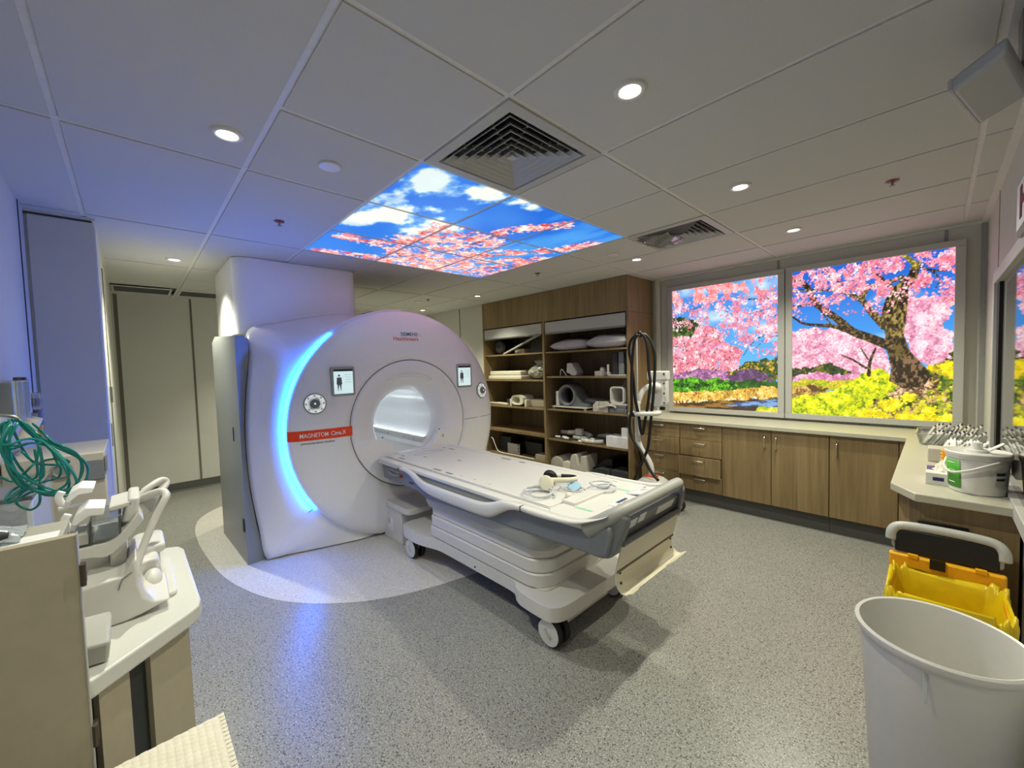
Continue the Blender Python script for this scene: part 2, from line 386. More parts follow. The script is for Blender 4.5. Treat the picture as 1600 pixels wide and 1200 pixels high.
# ------------------------------------------------------------------ flat pictures, painted point by point
class Canvas:
    def __init__(s, x0, x1, y0, y1, ppm, seed=1):
        s.nx = int(round((x1-x0)*ppm))+1; s.ny = int(round((y1-y0)*ppm))+1; s.x0, s.y0, s.ppm = x0, y0, ppm
        s.X, s.Y = np.meshgrid(np.linspace(x0, x1, s.nx), np.linspace(y0, y1, s.ny)); s.r = np.random.RandomState(seed+50); s.wx = s.noise(0.09, 4)-0.5; s.wy = s.noise(0.07, 4)-0.5; s.a = np.zeros((s.ny, s.nx, 3)); s.r = np.random.RandomState(seed)
    def noise(s, cell, octv=3, sx=1.0):
        out = np.zeros((s.ny, s.nx)); amp = 1.0; tot = 0
        for o in range(octv):
            gx = (s.X-s.x0)/(cell*sx); gy = (s.Y-s.y0)/cell; ix = gx.astype(int); iy = gy.astype(int)
            g = s.r.rand(iy.max()+3, ix.max()+3); fx = gx-ix; fy = gy-iy; fx = fx*fx*(3-2*fx); fy = fy*fy*(3-2*fy)
            out += amp*((g[iy,ix]*(1-fx)+g[iy,ix+1]*fx)*(1-fy)+(g[iy+1,ix]*(1-fx)+g[iy+1,ix+1]*fx)*fy); tot += amp; amp *= 0.55; cell *= 0.5
        return out/tot
    def poly(s, pts, warp=0.075):
        X, Y = s.X+s.wx*warp, s.Y+s.wy*warp
        m = np.zeros((s.ny, s.nx), bool); n = len(pts)
        for i in range(n):
            x1, y1 = pts[i]; x2, y2 = pts[(i+1) % n]
            if y1 == y2: continue
            c = ((y1 > Y) != (y2 > Y)) & (X < (x2-x1)*(Y-y1)/(y2-y1)+x1); m ^= c
        return m
    def blend(s, m, col):
        m = np.clip(m.astype(float), 0, 1)[..., None]; col = np.array(col, float); s.a = s.a*(1-m)+col*m
    def dist(s, pts):
        """distance field to a polyline and the position along it"""
        best = np.full((s.ny, s.nx), 9.0); tt = np.zeros((s.ny, s.nx)); n = len(pts)-1
        for i in range(n):
            (x1, y1), (x2, y2) = pts[i], pts[i+1]; dx, dy = x2-x1, y2-y1
            t = np.clip(((s.X-x1)*dx+(s.Y-y1)*dy)/(dx*dx+dy*dy+1e-12), 0, 1); d = np.hypot(s.X-x1-t*dx, s.Y-y1-t*dy)
            w = d < best; best[w] = d[w]; tt[w] = (i+t[w])/n
        return best, tt
    def branch(s, pts, w0, w1, cols):
        d, t = s.dist(smooth([(p[0], p[1], 0) for p in pts], 4) and [q[:2] for q in smooth([(p[0], p[1], 0) for p in pts], 4)])
        wd = w0+(w1-w0)*t; m = d < wd*0.5; sh = s.noise(0.012, 2)
        for c, lo in ((cols[0], -1), (cols[1], 0.52), (cols[2], 0.66)): s.blend(m & (sh > lo), c)
    def dabs(s, prob, n, r0, r1, cols, jit=12):
        p = np.clip(prob, 0, None).ravel(); cs = np.cumsum(p)
        if cs[-1] <= 0: return
        idx = np.searchsorted(cs, s.r.rand(n)*cs[-1]); px = idx % s.nx; py = idx//s.nx
        rr = r0+(r1-r0)*s.r.rand(n)**2; cols = sorted(cols, key=sum); nf = s.noise(0.045, 3).ravel()[idx]; nf = (nf-nf.min())/(nf.max()-nf.min()+1e-9); ci = np.clip((nf*1.3-0.15+s.r.randn(n)*0.16)*len(cols), 0, len(cols)-1).astype(int); jj = s.r.randn(n)*jit
        for k in range(n):
            r = rr[k]*s.ppm; R = int(r+1); x, y = px[k], py[k]
            xa, xb, ya, yb = max(0, x-R), min(s.nx, x+R+1), max(0, y-R), min(s.ny, y+R+1)
            g = (np.arange(xa, xb)-x)[None, :]**2+(np.arange(ya, yb)-y)[:, None]**2 <= r*r+0.3
            s.a[ya:yb, xa:xb][g] = np.clip(np.array(cols[ci[k]])+jj[k], 0, 255)
    def panel(s, name, x0, x1, y0, y1, put, mat, parent, step=1):
        i0, i1 = int(round((x0-s.x0)*s.ppm)), int(round((x1-s.x0)*s.ppm)); j0, j1 = int(round((y0-s.y0)*s.ppm)), int(round((y1-s.y0)*s.ppm))
        i1 = min(i1, s.nx-1); j1 = min(j1, s.ny-1)
        xs = np.linspace(x0, x1, i1-i0+1); yy = np.linspace(y0, y1, j1-j0+1); nx, ny = len(xs), len(yy); off = _off(parent)
        XX, YY = np.meshgrid(xs, yy); P = np.array(put(XX.ravel(), YY.ravel())).T-np.array(off)
        q = (np.arange(ny-1)[:, None]*nx+np.arange(nx-1)[None, :]).ravel(); F = np.stack([q, q+1, q+1+nx, q+nx], 1)
        me = bpy.data.meshes.new(name); me.from_pydata(P.tolist(), [], F.tolist())
        c = np.clip(s.a[j0:j1+1, i0:i1+1].reshape(-1, 3)/255.0, 0, 1); c = np.where(c <= 0.04045, c/12.92, ((c+0.055)/1.055)**2.4)
        at = me.color_attributes.new('print', 'FLOAT_COLOR', 'POINT'); at.data.foreach_set('color', np.concatenate([c, np.ones((len(c), 1))], 1).astype(np.float32).ravel())
        o = bpy.data.objects.new(name, me); COL.objects.link(o); o.parent = parent; me.materials.append(M[mat]); return o

def paint_meadow():
    C = Canvas(-0.445, 1.775, 0.925, 2.285, 210, 3); t = np.clip((C.Y-1.3)/0.95, 0, 1)[..., None]
    C.a[:] = np.array((86,176,238))*(1-t)+np.array((26,92,196))*t
    cl = C.noise(0.34, 4, 1.8); C.blend(np.full_like(C.X, 0.35)*(C.X < 0.62), (120,190,236)); C.blend(np.clip((cl-0.47)*5, 0, 0.9)*(C.X < 0.62), (222,238,248)); C.blend(np.clip((cl-0.60)*4, 0, 0.6)*(C.X > 0.62), (196,220,242))
    dk = [(36,28,16),(70,52,26),(128,104,56)]
    PINK = [(244,176,188),(250,208,212),(230,140,160),(236,158,174),(255,228,228),(206,112,136),(240,120,128)]
    PALE = [(240,190,204),(232,166,188),(250,216,222),(216,146,172),(200,120,150),(246,204,212)]
    # far hills
    hl = C.poly([(-0.52,1.967),(-0.31,1.95),(-0.172,1.892),(-0.138,1.797),(-0.219,1.688),(-0.52,1.60)]); C.blend(hl, (30,50,18)); C.dabs(hl*1.0, 500, .005, .016, [(46,72,24),(72,98,34),(24,40,16),(92,112,46)])
    h2 = C.poly([(0.15,1.37),(0.327,1.429),(0.459,1.457),(0.68,1.468),(0.68,1.24),(0.15,1.26)]); C.blend(h2, (56,74,22)); C.dabs(h2*1.0, 500, .004, .012, [(90,104,28),(160,140,30),(40,58,20),(190,160,40),(60,80,60)])
    h3 = C.poly([(0.70,1.39),(0.898,1.424),(1.02,1.46),(1.093,1.40),(1.35,1.34),(1.35,1.25),(0.70,1.25)]); C.blend(h3, (44,60,22)); C.dabs(h3*1.0, 400, .004, .012, [(84,92,28),(120,112,36),(30,44,18)])
    h4 = C.poly([(1.62,1.45),(1.70,1.50),(1.84,1.53),(1.84,1.26),(1.62,1.28)]); C.blend(h4, (60,84,26)); C.dabs(h4*1.0, 250, .004, .012, [(120,120,30),(190,170,30),(40,62,20)])
    # distant blossom
    pf = C.poly([(0.64,1.688),(0.866,1.733),(1.048,1.708),(1.218,1.649),(1.351,1.587),(1.404,1.428),(1.392,1.31),(1.22,1.29),(1.079,1.364),(1.005,1.44),(0.867,1.367),(0.64,1.37)])
    pr_ = C.poly([(1.485,1.915),(1.591,1.933),(1.726,1.905),(1.775,1.90),(1.735,1.782),(1.70,1.70),(1.76,1.628),(1.753,1.513),(1.744,1.418),(1.633,1.372),(1.55,1.457),(1.501,1.577)])
    for m, n in ((pf, 3600), (pr_, 3000)): C.blend(m, (206,130,160)); C.dabs(m*(0.35+C.noise(0.06, 2)), n, .003, .010, PALE)
    hg = C.poly([(0.72,1.295),(0.899,1.312),(1.123,1.303),(1.30,1.30),(1.20,1.235),(0.74,1.238)]); C.blend(hg, (206,132,170)); C.dabs(hg*1.0, 500, .003, .009, [(226,150,186),(190,108,150),(240,190,210)])
    # left: middle blossom tree, hedge, banks, river
    pm = C.poly([(-0.52,1.74),(-0.218,1.757),(-0.149,1.867),(0.025,1.828),(0.129,1.643),(0.269,1.549),(0.249,1.36),(0.023,1.34),(-0.52,1.27)])
    C.blend(pm*(C.noise(0.1, 3) > 0.36), (120,74,58)); C.dabs(pm*(0.3+C.noise(0.08, 2)), 3600, .004, .011, PINK)
    pu = C.poly([(-0.52,1.31),(-0.108,1.383),(0.086,1.357),(0.249,1.30),(0.249,1.344),(0.384,1.364),(0.531,1.29),(0.56,1.235),(-0.52,1.22)]); C.blend(pu, (150,96,136)); C.dabs(pu*1.0, 900, .004, .010, [(196,134,178),(150,92,140),(110,70,110),(222,166,200)])
    sh = C.poly([(0.17,1.30),(0.249,1.344),(0.384,1.364),(0.531,1.29),(0.56,1.235),(0.17,1.22)]); C.blend(sh*0.6, (62,44,74))
    gl = C.poly([(-0.52,1.262),(0.022,1.262),(0.30,1.24),(0.68,1.22),(0.68,1.17),(0.228,1.155),(-0.52,1.09)]); C.blend(gl, (52,112,16)); C.dabs(gl*1.0, 900, .004, .016, [(84,168,20),(44,96,18),(120,190,30),(30,60,16)])
    gs = C.poly([(0.18,1.25),(0.62,1.235),(0.62,1.18),(0.30,1.175)]); C.blend(gs*0.7, (34,62,18))
    st = C.poly([(-0.52,1.106),(0.68,1.19),(0.68,1.07),(0.326,1.05),(-0.52,0.955)]); C.blend(st, (214,170,66)); C.dabs(st*1.0, 1100, .003, .010, [(236,196,90),(180,130,44),(250,220,130),(150,108,50)]); C.dabs(C.poly([(-0.45,1.0),(0.62,1.085),(0.62,1.05),(0.326,1.05),(-0.52,0.955)])*1.0, 300, .004, .010, [(120,84,40),(244,226,170),(90,66,36)])
    wa = C.poly([(-0.50,0.968),(0.326,1.05),(0.66,1.075),(0.66,0.86),(-0.50,0.86)], 0.03); C.blend(wa, (104,72,30)); wv = C.noise(0.02, 3, 7); C.blend(wa & (wv > 0.55), (150,110,44)); C.blend(wa & (wv < 0.42), (66,48,30))
    wb_ = C.poly([(0.12,0.985),(0.33,1.03),(0.63,1.065),(0.63,0.99),(0.40,0.95)]); C.blend(wb_ & (wv > 0.40), (62,88,130)); C.blend(wb_ & (wv > 0.58), (120,160,210))
    co = C.poly([(0.30,0.86),(0.42,0.965),(0.531,1.005),(0.68,0.985),(0.68,0.86)]); C.blend(co, (196,196,30)); C.dabs(co*1.0, 200, .004, .012, [(160,180,30),(226,216,60),(230,200,90)])
    bk = C.poly([(0.64,1.25),(1.151,1.253),(1.221,1.199),(1.021,1.177),(0.64,1.19)]); C.blend(bk, (176,178,26)); C.dabs(bk*1.0, 300, .003, .010, [(206,196,40),(140,160,24),(230,190,60)])
    w2 = C.poly([(0.64,1.185),(0.868,1.193),(1.021,1.177),(0.992,1.142),(0.804,1.113),(0.64,1.06)]); C.blend(w2, (190,150,70)); C.dabs(w2*1.0, 260, .004, .012, [(150,110,50),(214,176,100),(110,80,44)]); C.blend(C.poly([(0.84,1.19),(1.0,1.18),(0.99,1.16),(0.86,1.165)]), (92,66,34))
    # meadow and ground
    md = C.poly([(0.64,1.05),(0.804,1.113),(1.007,1.148),(1.137,1.216),(1.234,1.299),(1.327,1.346),(1.443,1.295),(1.48,1.204),(1.419,1.151),(1.303,1.076),(1.22,0.86),(0.64,0.86)])
    C.blend(md, (206,206,10)); C.dabs(md*(0.3+C.noise(0.07, 2)), 2600, .003, .011, [(238,232,10),(216,216,14),(180,196,16),(250,244,60),(140,170,20),(120,140,24)])
    gd = C.poly([(1.20,0.86),(1.303,1.076),(1.419,1.151),(1.541,1.215),(1.645,1.30),(1.84,1.42),(1.84,0.86)]); C.blend(gd, (92,90,30)); C.dabs(gd*(0.3+C.noise(0.09, 2)), 1900, .003, .013, [(124,150,30),(70,104,24),(196,196,40),(210,170,110),(60,56,26),(150,118,70),(214,206,30)])
    C.dabs(C.poly([(1.40,1.16),(1.62,1.30),(1.70,1.24),(1.60,1.13),(1.44,1.08)])*1.0, 320, .004, .012, [(226,186,150),(90,62,36),(50,38,22),(180,140,104)])
    C.dabs(C.poly([(1.60,1.36),(1.78,1.40),(1.78,1.27),(1.66,1.29)])*1.0, 260, .005, .014, [(240,214,20),(210,180,10),(160,150,30)])
    for x, y in ((1.518,1.111),(1.42,1.029),(1.637,1.016),(1.291,0.977),(1.483,0.955),(1.672,0.952),(1.385,1.045),(1.433,1.064),(1.544,0.951),(1.60,0.956),(1.35,0.96),(1.74,0.96),(1.23,0.96)):
        C.dabs(np.exp(-((C.X-x)**2+((C.Y-y)*1.3)**2)/(2*0.020**2)), 130, .004, .010, [(252,228,0),(240,206,0),(255,244,60),(206,190,20)])
    # trunk and boughs of the big tree
    tr = C.poly([(1.400,1.25),(1.41,1.341),(1.397,1.463),(1.37,1.568),(1.376,1.637),(1.356,1.743),(1.349,1.83),(1.373,1.93),(1.423,2.025),(1.507,2.112),(1.524,2.20),(1.579,2.20),(1.555,2.07),(1.514,1.994),(1.504,1.862),(1.493,1.729),(1.488,1.612),(1.516,1.509),(1.574,1.423),(1.645,1.289),(1.60,1.20),(1.481,1.19)], 0.02)
    tn = C.noise(0.03, 3, 0.5); C.blend(tr, (52,40,22)); C.blend(tr & (tn > 0.50) & (C.Y > 1.42), (104,86,44)); C.blend(tr & (tn > 0.62) & (C.Y > 1.6), (160,140,76)); C.blend(tr & (tn < 0.36), (30,24,14)); C.blend(tr & (C.Y < 1.45) & (tn > 0.6), (130,100,70))
    A = [(1.39,1.55),(1.285,1.612),(1.162,1.68),(1.076,1.779),(0.973,1.883),(0.896,1.968),(0.841,2.109),(0.777,2.177),(0.70,2.215)]
    C.branch(A, 0.075, 0.034, dk); C.branch([(1.162,1.671),(1.033,1.737),(0.928,1.756),(0.802,1.787),(0.70,1.88)], 0.04, 0.016, dk)
    C.branch([(1.369,1.707),(1.283,1.838),(1.229,1.933),(1.118,2.02),(0.987,2.068),(0.70,2.11)], 0.06, 0.012, [(60,48,26),(110,92,50),(160,140,84)])
    C.branch([(1.40,2.03),(1.359,2.087),(1.294,2.168),(1.22,2.252)], 0.04, 0.014, dk); C.branch([(1.215,1.95),(1.25,2.03),(1.295,2.055),(1.385,2.066),(1.47,2.10)], 0.045, 0.03, [(70,58,30),(120,104,56),(170,150,90)])
    C.branch([(1.111,2.025),(1.074,2.118),(1.008,2.184),(0.968,2.266)], 0.022, 0.014, dk); C.branch([(1.542,2.171),(1.635,2.121),(1.701,2.108),(1.775,2.104)], 0.02, 0.008, dk); C.branch([(1.55,2.17),(1.50,2.247),(1.445,2.285)], 0.04, 0.02, [(110,96,40),(170,150,60),(206,190,90)])
    C.branch([(1.018,1.748),(0.896,1.94),(0.769,1.946),(0.70,1.965)], 0.012, 0.012, dk); C.branch([(1.274,1.30),(1.28,1.414),(1.315,1.528)], 0.03, 0.014, dk); C.branch([(1.254,1.361),(1.164,1.435),(1.093,1.474)], 0.02, 0.010, dk); C.branch([(1.267,1.432),(1.219,1.533)], 0.014, 0.008, dk)
    C.branch([(1.635,2.121),(1.68,2.04),(1.66,1.98)], 0.012, 0.006, dk)
    C.branch([(0.63,2.04),(0.367,2.07),(0.09,2.119)], 0.018, 0.008, dk); C.branch([(0.038,2.148),(-0.037,2.204),(-0.09,2.29)], 0.014, 0.007, dk); C.branch([(0.63,1.876),(0.459,1.892),(0.29,1.847),(0.181,1.944),(0.048,2.026)], 0.012, 0.005, dk); C.branch([(0.63,1.725),(0.459,1.686),(0.366,1.608),(0.298,1.505)], 0.012, 0.005, dk); C.branch([(0.63,1.69),(0.5,1.66),(0.40,1.56)], 0.008, 0.004, dk); C.branch([(0.63,1.956),(0.422,1.938),(0.29,1.911)], 0.008, 0.005, dk); C.branch([(-0.44,2.06),(-0.25,2.03),(0.0,2.10)], 0.008, 0.005, dk)
    # blossom of the near canopy, in clusters with sky between
    nz = C.noise(0.075, 3); top = np.clip((C.Y-1.62-0.12*np.sin(C.X*5))/0.35, 0, 1)
    lc = (C.X < 0.64)*np.clip((C.Y-(1.78-0.42*np.clip((C.X+0.1)/0.7, 0, 1)))/0.25, 0, 1)
    rc = (C.X > 0.64)*np.clip((C.Y-1.80)/0.26, 0, 1)*(1-0.75*tr)
    pb = (lc+rc)*np.clip((nz-0.40)*6, 0.02, 1)
    C.dabs(pb, 9000, .003, .009, PINK); C.dabs(pb*(C.Y > 2.1)*(C.X < 0.64), 1300, .004, .010, [(240,120,120),(246,150,150),(252,190,186)]); C.dabs(pb*(C.X > 1.2), 900, .003, .009, [(244,140,160),(230,110,130),(250,196,204)])
    return C
def paint_sky():
    C = Canvas(-1.8, 0.0, 0.0, 1.8, 170, 11); t = np.clip((C.X+1.8)/1.8, 0, 1)[..., None]
    C.a[:] = np.array((40,128,226))*(1-t)+np.array((22,104,214))*t; C.blend(np.clip(C.noise(0.5, 3)-0.5, 0, 1)*1.2, (70,166,240))
    n = C.noise(0.16, 5, 1.4); n2 = C.noise(0.5, 3)
    def cloud(cx, cy, rx, ry, k):
        d = np.sqrt(((C.X-cx)/rx)**2+((C.Y-cy)/ry)**2); m = np.clip((1.0-d+(n-0.5)*3.6)*1.5, 0, 1); C.blend(m*k, (214,236,242)); C.blend(np.clip(m*1.6-0.8, 0, 1)*k, (250,250,226))
    cloud(-0.13, 0.14, 0.15, 0.22, 0.75); cloud(-0.10, 0.40, 0.12, 0.16, 1.0); cloud(-0.72, 0.26, 0.26, 0.30, 1.0); cloud(-0.95, 0.10, 0.14, 0.14, 0.6); cloud(-0.04, 0.80, 0.11, 0.17, 1.0); cloud(-0.5, 0.10, 0.12, 0.08, 0.4)
    C.blend(np.clip((C.noise(0.3, 4, 3)-0.55)*3, 0, 0.4)*(C.Y > 1.0), (120,200,244))
    PK = [(232,110,112),(246,160,156),(255,214,208),(255,236,228),(206,60,60),(240,136,130),(250,190,180)]
    br = [(66,40,34),(96,62,50),(140,96,80)]
    for pts in ([(-1.8,0.62),(-1.5,0.75),(-1.2,0.8),(-0.9,0.72),(-0.7,0.62)],[(-1.6,0.75),(-1.35,0.55),(-1.30,0.33),(-1.32,0.12)],[(-1.8,0.55),(-1.72,0.31),(-1.76,0.12)],[(-1.3,0.9),(-0.9,0.98),(-0.5,1.0),(-0.12,1.22)],[(-1.5,1.1),(-1.0,1.35),(-0.6,1.62),(-0.28,1.75)],[(-1.7,1.0),(-1.45,1.2),(-1.2,1.6)]): C.branch(pts, .022, .006, br)
    pn = C.noise(0.07, 3)
    def blossom(pts, w, n, k=0.0):
        d, _ = C.dist(pts); p = np.clip(1-d/w, 0, 1)*np.clip((pn-0.38)*5, 0.03, 1); C.dabs(p, n, .004, .013, PK)
    blossom([(-1.30,0.13),(-1.29,0.33),(-1.31,0.5),(-1.43,0.64)], .10, 900); blossom([(-1.76,0.13),(-1.73,0.31),(-1.7,0.52),(-1.62,0.72)], .10, 1000)
    blossom([(-1.12,0.50),(-0.98,0.62),(-0.70,0.62)], .15, 1500); blossom([(-0.84,0.95),(-1.2,0.95),(-1.42,0.85),(-1.68,0.8)], .28, 4200)
    blossom([(-0.84,0.86),(-0.66,0.94),(-0.44,1.0),(-0.27,1.12),(-0.12,1.22)], .085, 1300); blossom([(-0.99,1.22),(-0.79,1.48),(-0.52,1.67),(-0.28,1.75)], .10, 1700)
    blossom([(-1.78,0.95),(-1.55,1.2),(-1.5,1.6),(-1.2,1.78)], .30, 4200); blossom([(-1.1,1.55),(-0.85,1.75)], .14, 900); blossom([(-1.05,1.2),(-1.3,1.35)], .16, 1000)
    return C
ART = paint_meadow(); SKY = paint_sky()

def light_box(x0, x1, label):
    z0, z1 = 0.885, 2.322; a0, a1, b0, b1 = x0+0.055, x1-0.055, 0.935, 2.272; yf, yb = 3.535, 3.598
    t = thing('light_box', ((x0+x1)/2, yb, z0), label, 'light box', 'picture light boxes over the worktop')
    m = MB()
    for s in ((x0,x1,z0,b0),(x0,x1,b1,z1),(x0,a0,b0,b1),(a1,x1,b0,b1)): m.box(s[0], yf, s[2], s[1], yb, s[3])
    obj('frame', m, 'grey_light', t, bevel=0.003)
    obj('backing', MB().box(a0, 3.57, b0, a1, yb, b1), 'white_plastic', t)
    ART.panel('picture', a0, a1, b0, b1, lambda X, Z: (X, np.full_like(X, 3.552), Z), 'box_print', t)
light_box(-0.497, 0.660, 'left light box showing a river bank under pink cherry blossom')
light_box(0.667, 1.815, 'right light box showing a thick cherry trunk above yellow flowers')

t = thing('sky_ceiling', (-0.9, 0.9, H-0.001), 'backlit blue sky and pink blossom ceiling mural made of nine square panels', 'ceiling light')
for i in range(3):
    for j in range(3):
        x0, y0 = -1.8+0.6*i, 0.6*j
        SKY.panel('sky_panel', x0+BAR, x0+0.6-BAR, y0+BAR, y0+0.6-BAR, lambda X, Y: (X, Y, np.full_like(X, H+0.001)), 'sky_print', t)

# ------------------------------------------------------------------ ceiling fittings
def downlight(x, y, label, watt=1.0, cone=112):
    t = thing('downlight', (x, y, H-0.006), label, 'downlight', 'round ceiling downlights')
    obj('trim', MB().lathe([(0.036,0.012),(0.036,0.0),(0.043,-0.004),(0.055,-0.002),(0.057,0.006)], (x,y,H-0.006), n=32, cap0=False, cap1=False), 'white_plastic', t, sm='all')
    obj('lens', MB().lathe([(0.0355,0.0),(0.030,-0.003),(0.0,-0.005)], (x,y,H-0.001), n=24, cap1=False), 'lamp_lens', t, sm='all')
    ld = bpy.data.lights.new('downlight_beam', 'SPOT'); ld.energy = DOWN_W*watt; ld.color = (1.0, 0.985, 0.77); ld.spot_size = math.radians(cone); ld.spot_blend = 0.8; ld.shadow_soft_size = 0.022
    lo = bpy.data.objects.new('downlight_beam', ld); COL.objects.link(lo); lo.parent = t; lo.location = (0, 0, -0.014)
downlight(-0.31, -0.71, 'downlight in the ceiling above the blue-lit left wall', 0.85, 104)
downlight(0.91, 0.30, 'large bright downlight beside the big square air diffuser', 0.66, 136)
downlight(0.90, 1.50, 'downlight in the ceiling between the big and the small diffuser rows', 1.0, 146)
downlight(0.91, 2.67, 'downlight nearest the right light box', 1.0, 140)
downlight(-0.29, 2.48, 'small downlight in front of the shelving top right corner', 0.75)
downlight(-2.72, -0.73, 'downlight left of the scanner shroud near the far wall', 1.5)
downlight(-2.67, 2.46, 'small downlight in front of the shelving left end')
downlight(-4.25, 2.55, 'far downlight just above the scanner rim', 1.3)
downlight(-3.90, 0.60, 'added downlight behind the scanner shroud, out of sight from the bench', 1.2)  # unseen lamp, added to brighten the far wall
downlight(0.91, -0.90, 'added out-of-view downlight over the left bench, nearest the door corner', 0.34, 130)  # added out of view, continuing the row, to lift scanner front and partition
def diffuser(x0, y0, label, taped=False):
    t = thing('air_diffuser', (x0+0.3, y0+0.3, H-0.012), label, 'air vent', 'square ceiling air diffusers'); cx, cy = x0+0.3, y0+0.3
    obj('duct_back', MB().box(x0+0.02, y0+0.02, H+0.035, x0+0.58, y0+0.58, H+0.045), 'black', t)
    def ring(name, r, w, z, dz, m):
        q = MB()
        rows = []
        for rr, zz in ((r,z),(r-w,z+dz),(r-w-0.003,z+dz),(r-0.003,z)):
            rows.append([(cx-rr,cy-rr,zz),(cx+rr,cy-rr,zz),(cx+rr,cy+rr,zz),(cx-rr,cy+rr,zz)])
        q.ring(rows+[rows[0]], True, False, False); return obj(name, q, m, t)
    fr = MB()
    rows = [[(cx+a*rr,cy+b*rr,zz) for a,b in ((-1,-1),(1,-1),(1,1),(-1,1))] for rr, zz in ((0.292,H+0.006),(0.292,H-0.004),(0.245,H-0.006),(0.235,H+0.03))]
    fr.ring(rows, True, False, False); obj('frame', fr, 'grey_light', t)
    for k in range(6): ring('louvre', 0.228-0.036*k, 0.027, H-0.006, 0.031, 'grey_light')
    obj('centre_cone', MB().ring([[(cx+a*rr,cy+b*rr,zz) for a,b in ((-1,-1),(1,-1),(1,1),(-1,1))] for rr, zz in ((0.018,H-0.004),(0.004,H+0.02))], True, True, True), 'grey_light', t)
    for k in range(5):
        r = 0.228-0.036*k-0.030
        for s in (-1, 1):
            for q in (-0.5, 0.5):
                obj('spacer', MB().box(cx+q*r-0.002, cy+s*r-0.006, H+0.012, cx+q*r+0.002, cy+s*r+0.006, H+0.032), 'grey_mid', t)
                obj('spacer', MB().box(cx+s*r-0.006, cy+q*r-0.002, H+0.012, cx+s*r+0.006, cy+q*r+0.002, H+0.032), 'grey_mid', t)
    if taped:
        rows = []
        for i in range(9):
            row = []
            for j in range(9):
                u, v = i/8, j/8; row.append((x0+0.03+0.27*u+0.02*math.sin(9*v+3*u), y0+0.10+0.40*v*(1-0.3*u)+0.015*math.sin(11*u), H-0.012-0.012*math.sin(5*u+7*v)*math.sin(4*v)-0.004))
            rows.append(row)
        obj('plastic_film', MB().sheet(rows, 0.0015), 'clear_plastic', t, sm='all')
diffuser(0.0, 0.0, 'large square stepped air diffuser next to the sky mural corner')
diffuser(0.0, 1.8, 'square air diffuser partly covered by crumpled plastic film', True)
def slot_vent(x0, x1, y0, y1, label):
    t = thing('slot_vent', ((x0+x1)/2, (y0+y1)/2, H-0.008), label, 'air vent', 'dark return grilles by the far wall')
    obj('void', MB().box(x0, y0, H-0.002, x1, y1, H+0.004), 'charcoal', t)
    m = MB(); e = 0.018
    m.box(x0-e, y0-e, H-0.008, x1+e, y0, H+0.002); m.box(x0-e, y1, H-0.008, x1+e, y1+e, H+0.002); m.box(x0-e, y0, H-0.008, x0, y1, H+0.002); m.box(x1, y0, H-0.008, x1+e, y1, H+0.002)
    obj('frame', m, 'grid_bar', t)
    for k in range(9):
        x = x0+(x1-x0)*(k+0.5)/9; obj('slat', MB().box(x-0.006, y0, H-0.004, x-0.004, y1, H-0.002), 'grey_plastic', t)
slot_vent(-4.68, -4.30, -1.13, -0.67, 'wide dark return grille in the far left ceiling corner')
slot_vent(-4.68, -4.30, -0.57, -0.10, 'dark return grille half hidden by the white scanner shroud')
def sprinkler(x, y, label):
    t = thing('sprinkler', (x, y, H-0.03), label, 'sprinkler', 'ceiling sprinkler heads')
    obj('escutcheon', MB().lathe([(0.03,0.03),(0.03,0.026),(0.012,0.022)], (x,y,H-0.03), n=20), 'sprinkler_red', t, sm=True)
    obj('head', MB().lathe([(0.007,0.024),(0.006,0.01),(0.004,0.004),(0.014,0.002),(0.014,0.0)], (x,y,H-0.03), n=12), 'steel', t, sm=True)
sprinkler(-1.24, -0.30, 'red sprinkler head in the blue-lit ceiling left of the sky mural')
sprinkler(1.49, 2.10, 'red sprinkler head in the ceiling above the right wall window')
sprinkler(-1.25, 2.14, 'sprinkler head beyond the right edge of the sky mural')
sprinkler(-3.30, 2.07, 'far sprinkler head above the scanner ring')
def disc(x, y, label):
    o = obj('ceiling_sensor', MB().lathe([(0.05,0.006),(0.05,0.0),(0.046,-0.004),(0.0,-0.005)], (x,y,H-0.006), n=28, cap1=False), 'white_plastic', sm=True)
    tag(o, label, 'sensor', 'round flat ceiling discs')
disc(-0.31, -0.31, 'round white disc in the ceiling tile left of the diffuser')
disc(-0.33, 2.14, 'round white disc between the sky mural and the taped diffuser')
disc(-3.51, 2.04, 'far round disc beside the sprinkler above the scanner')

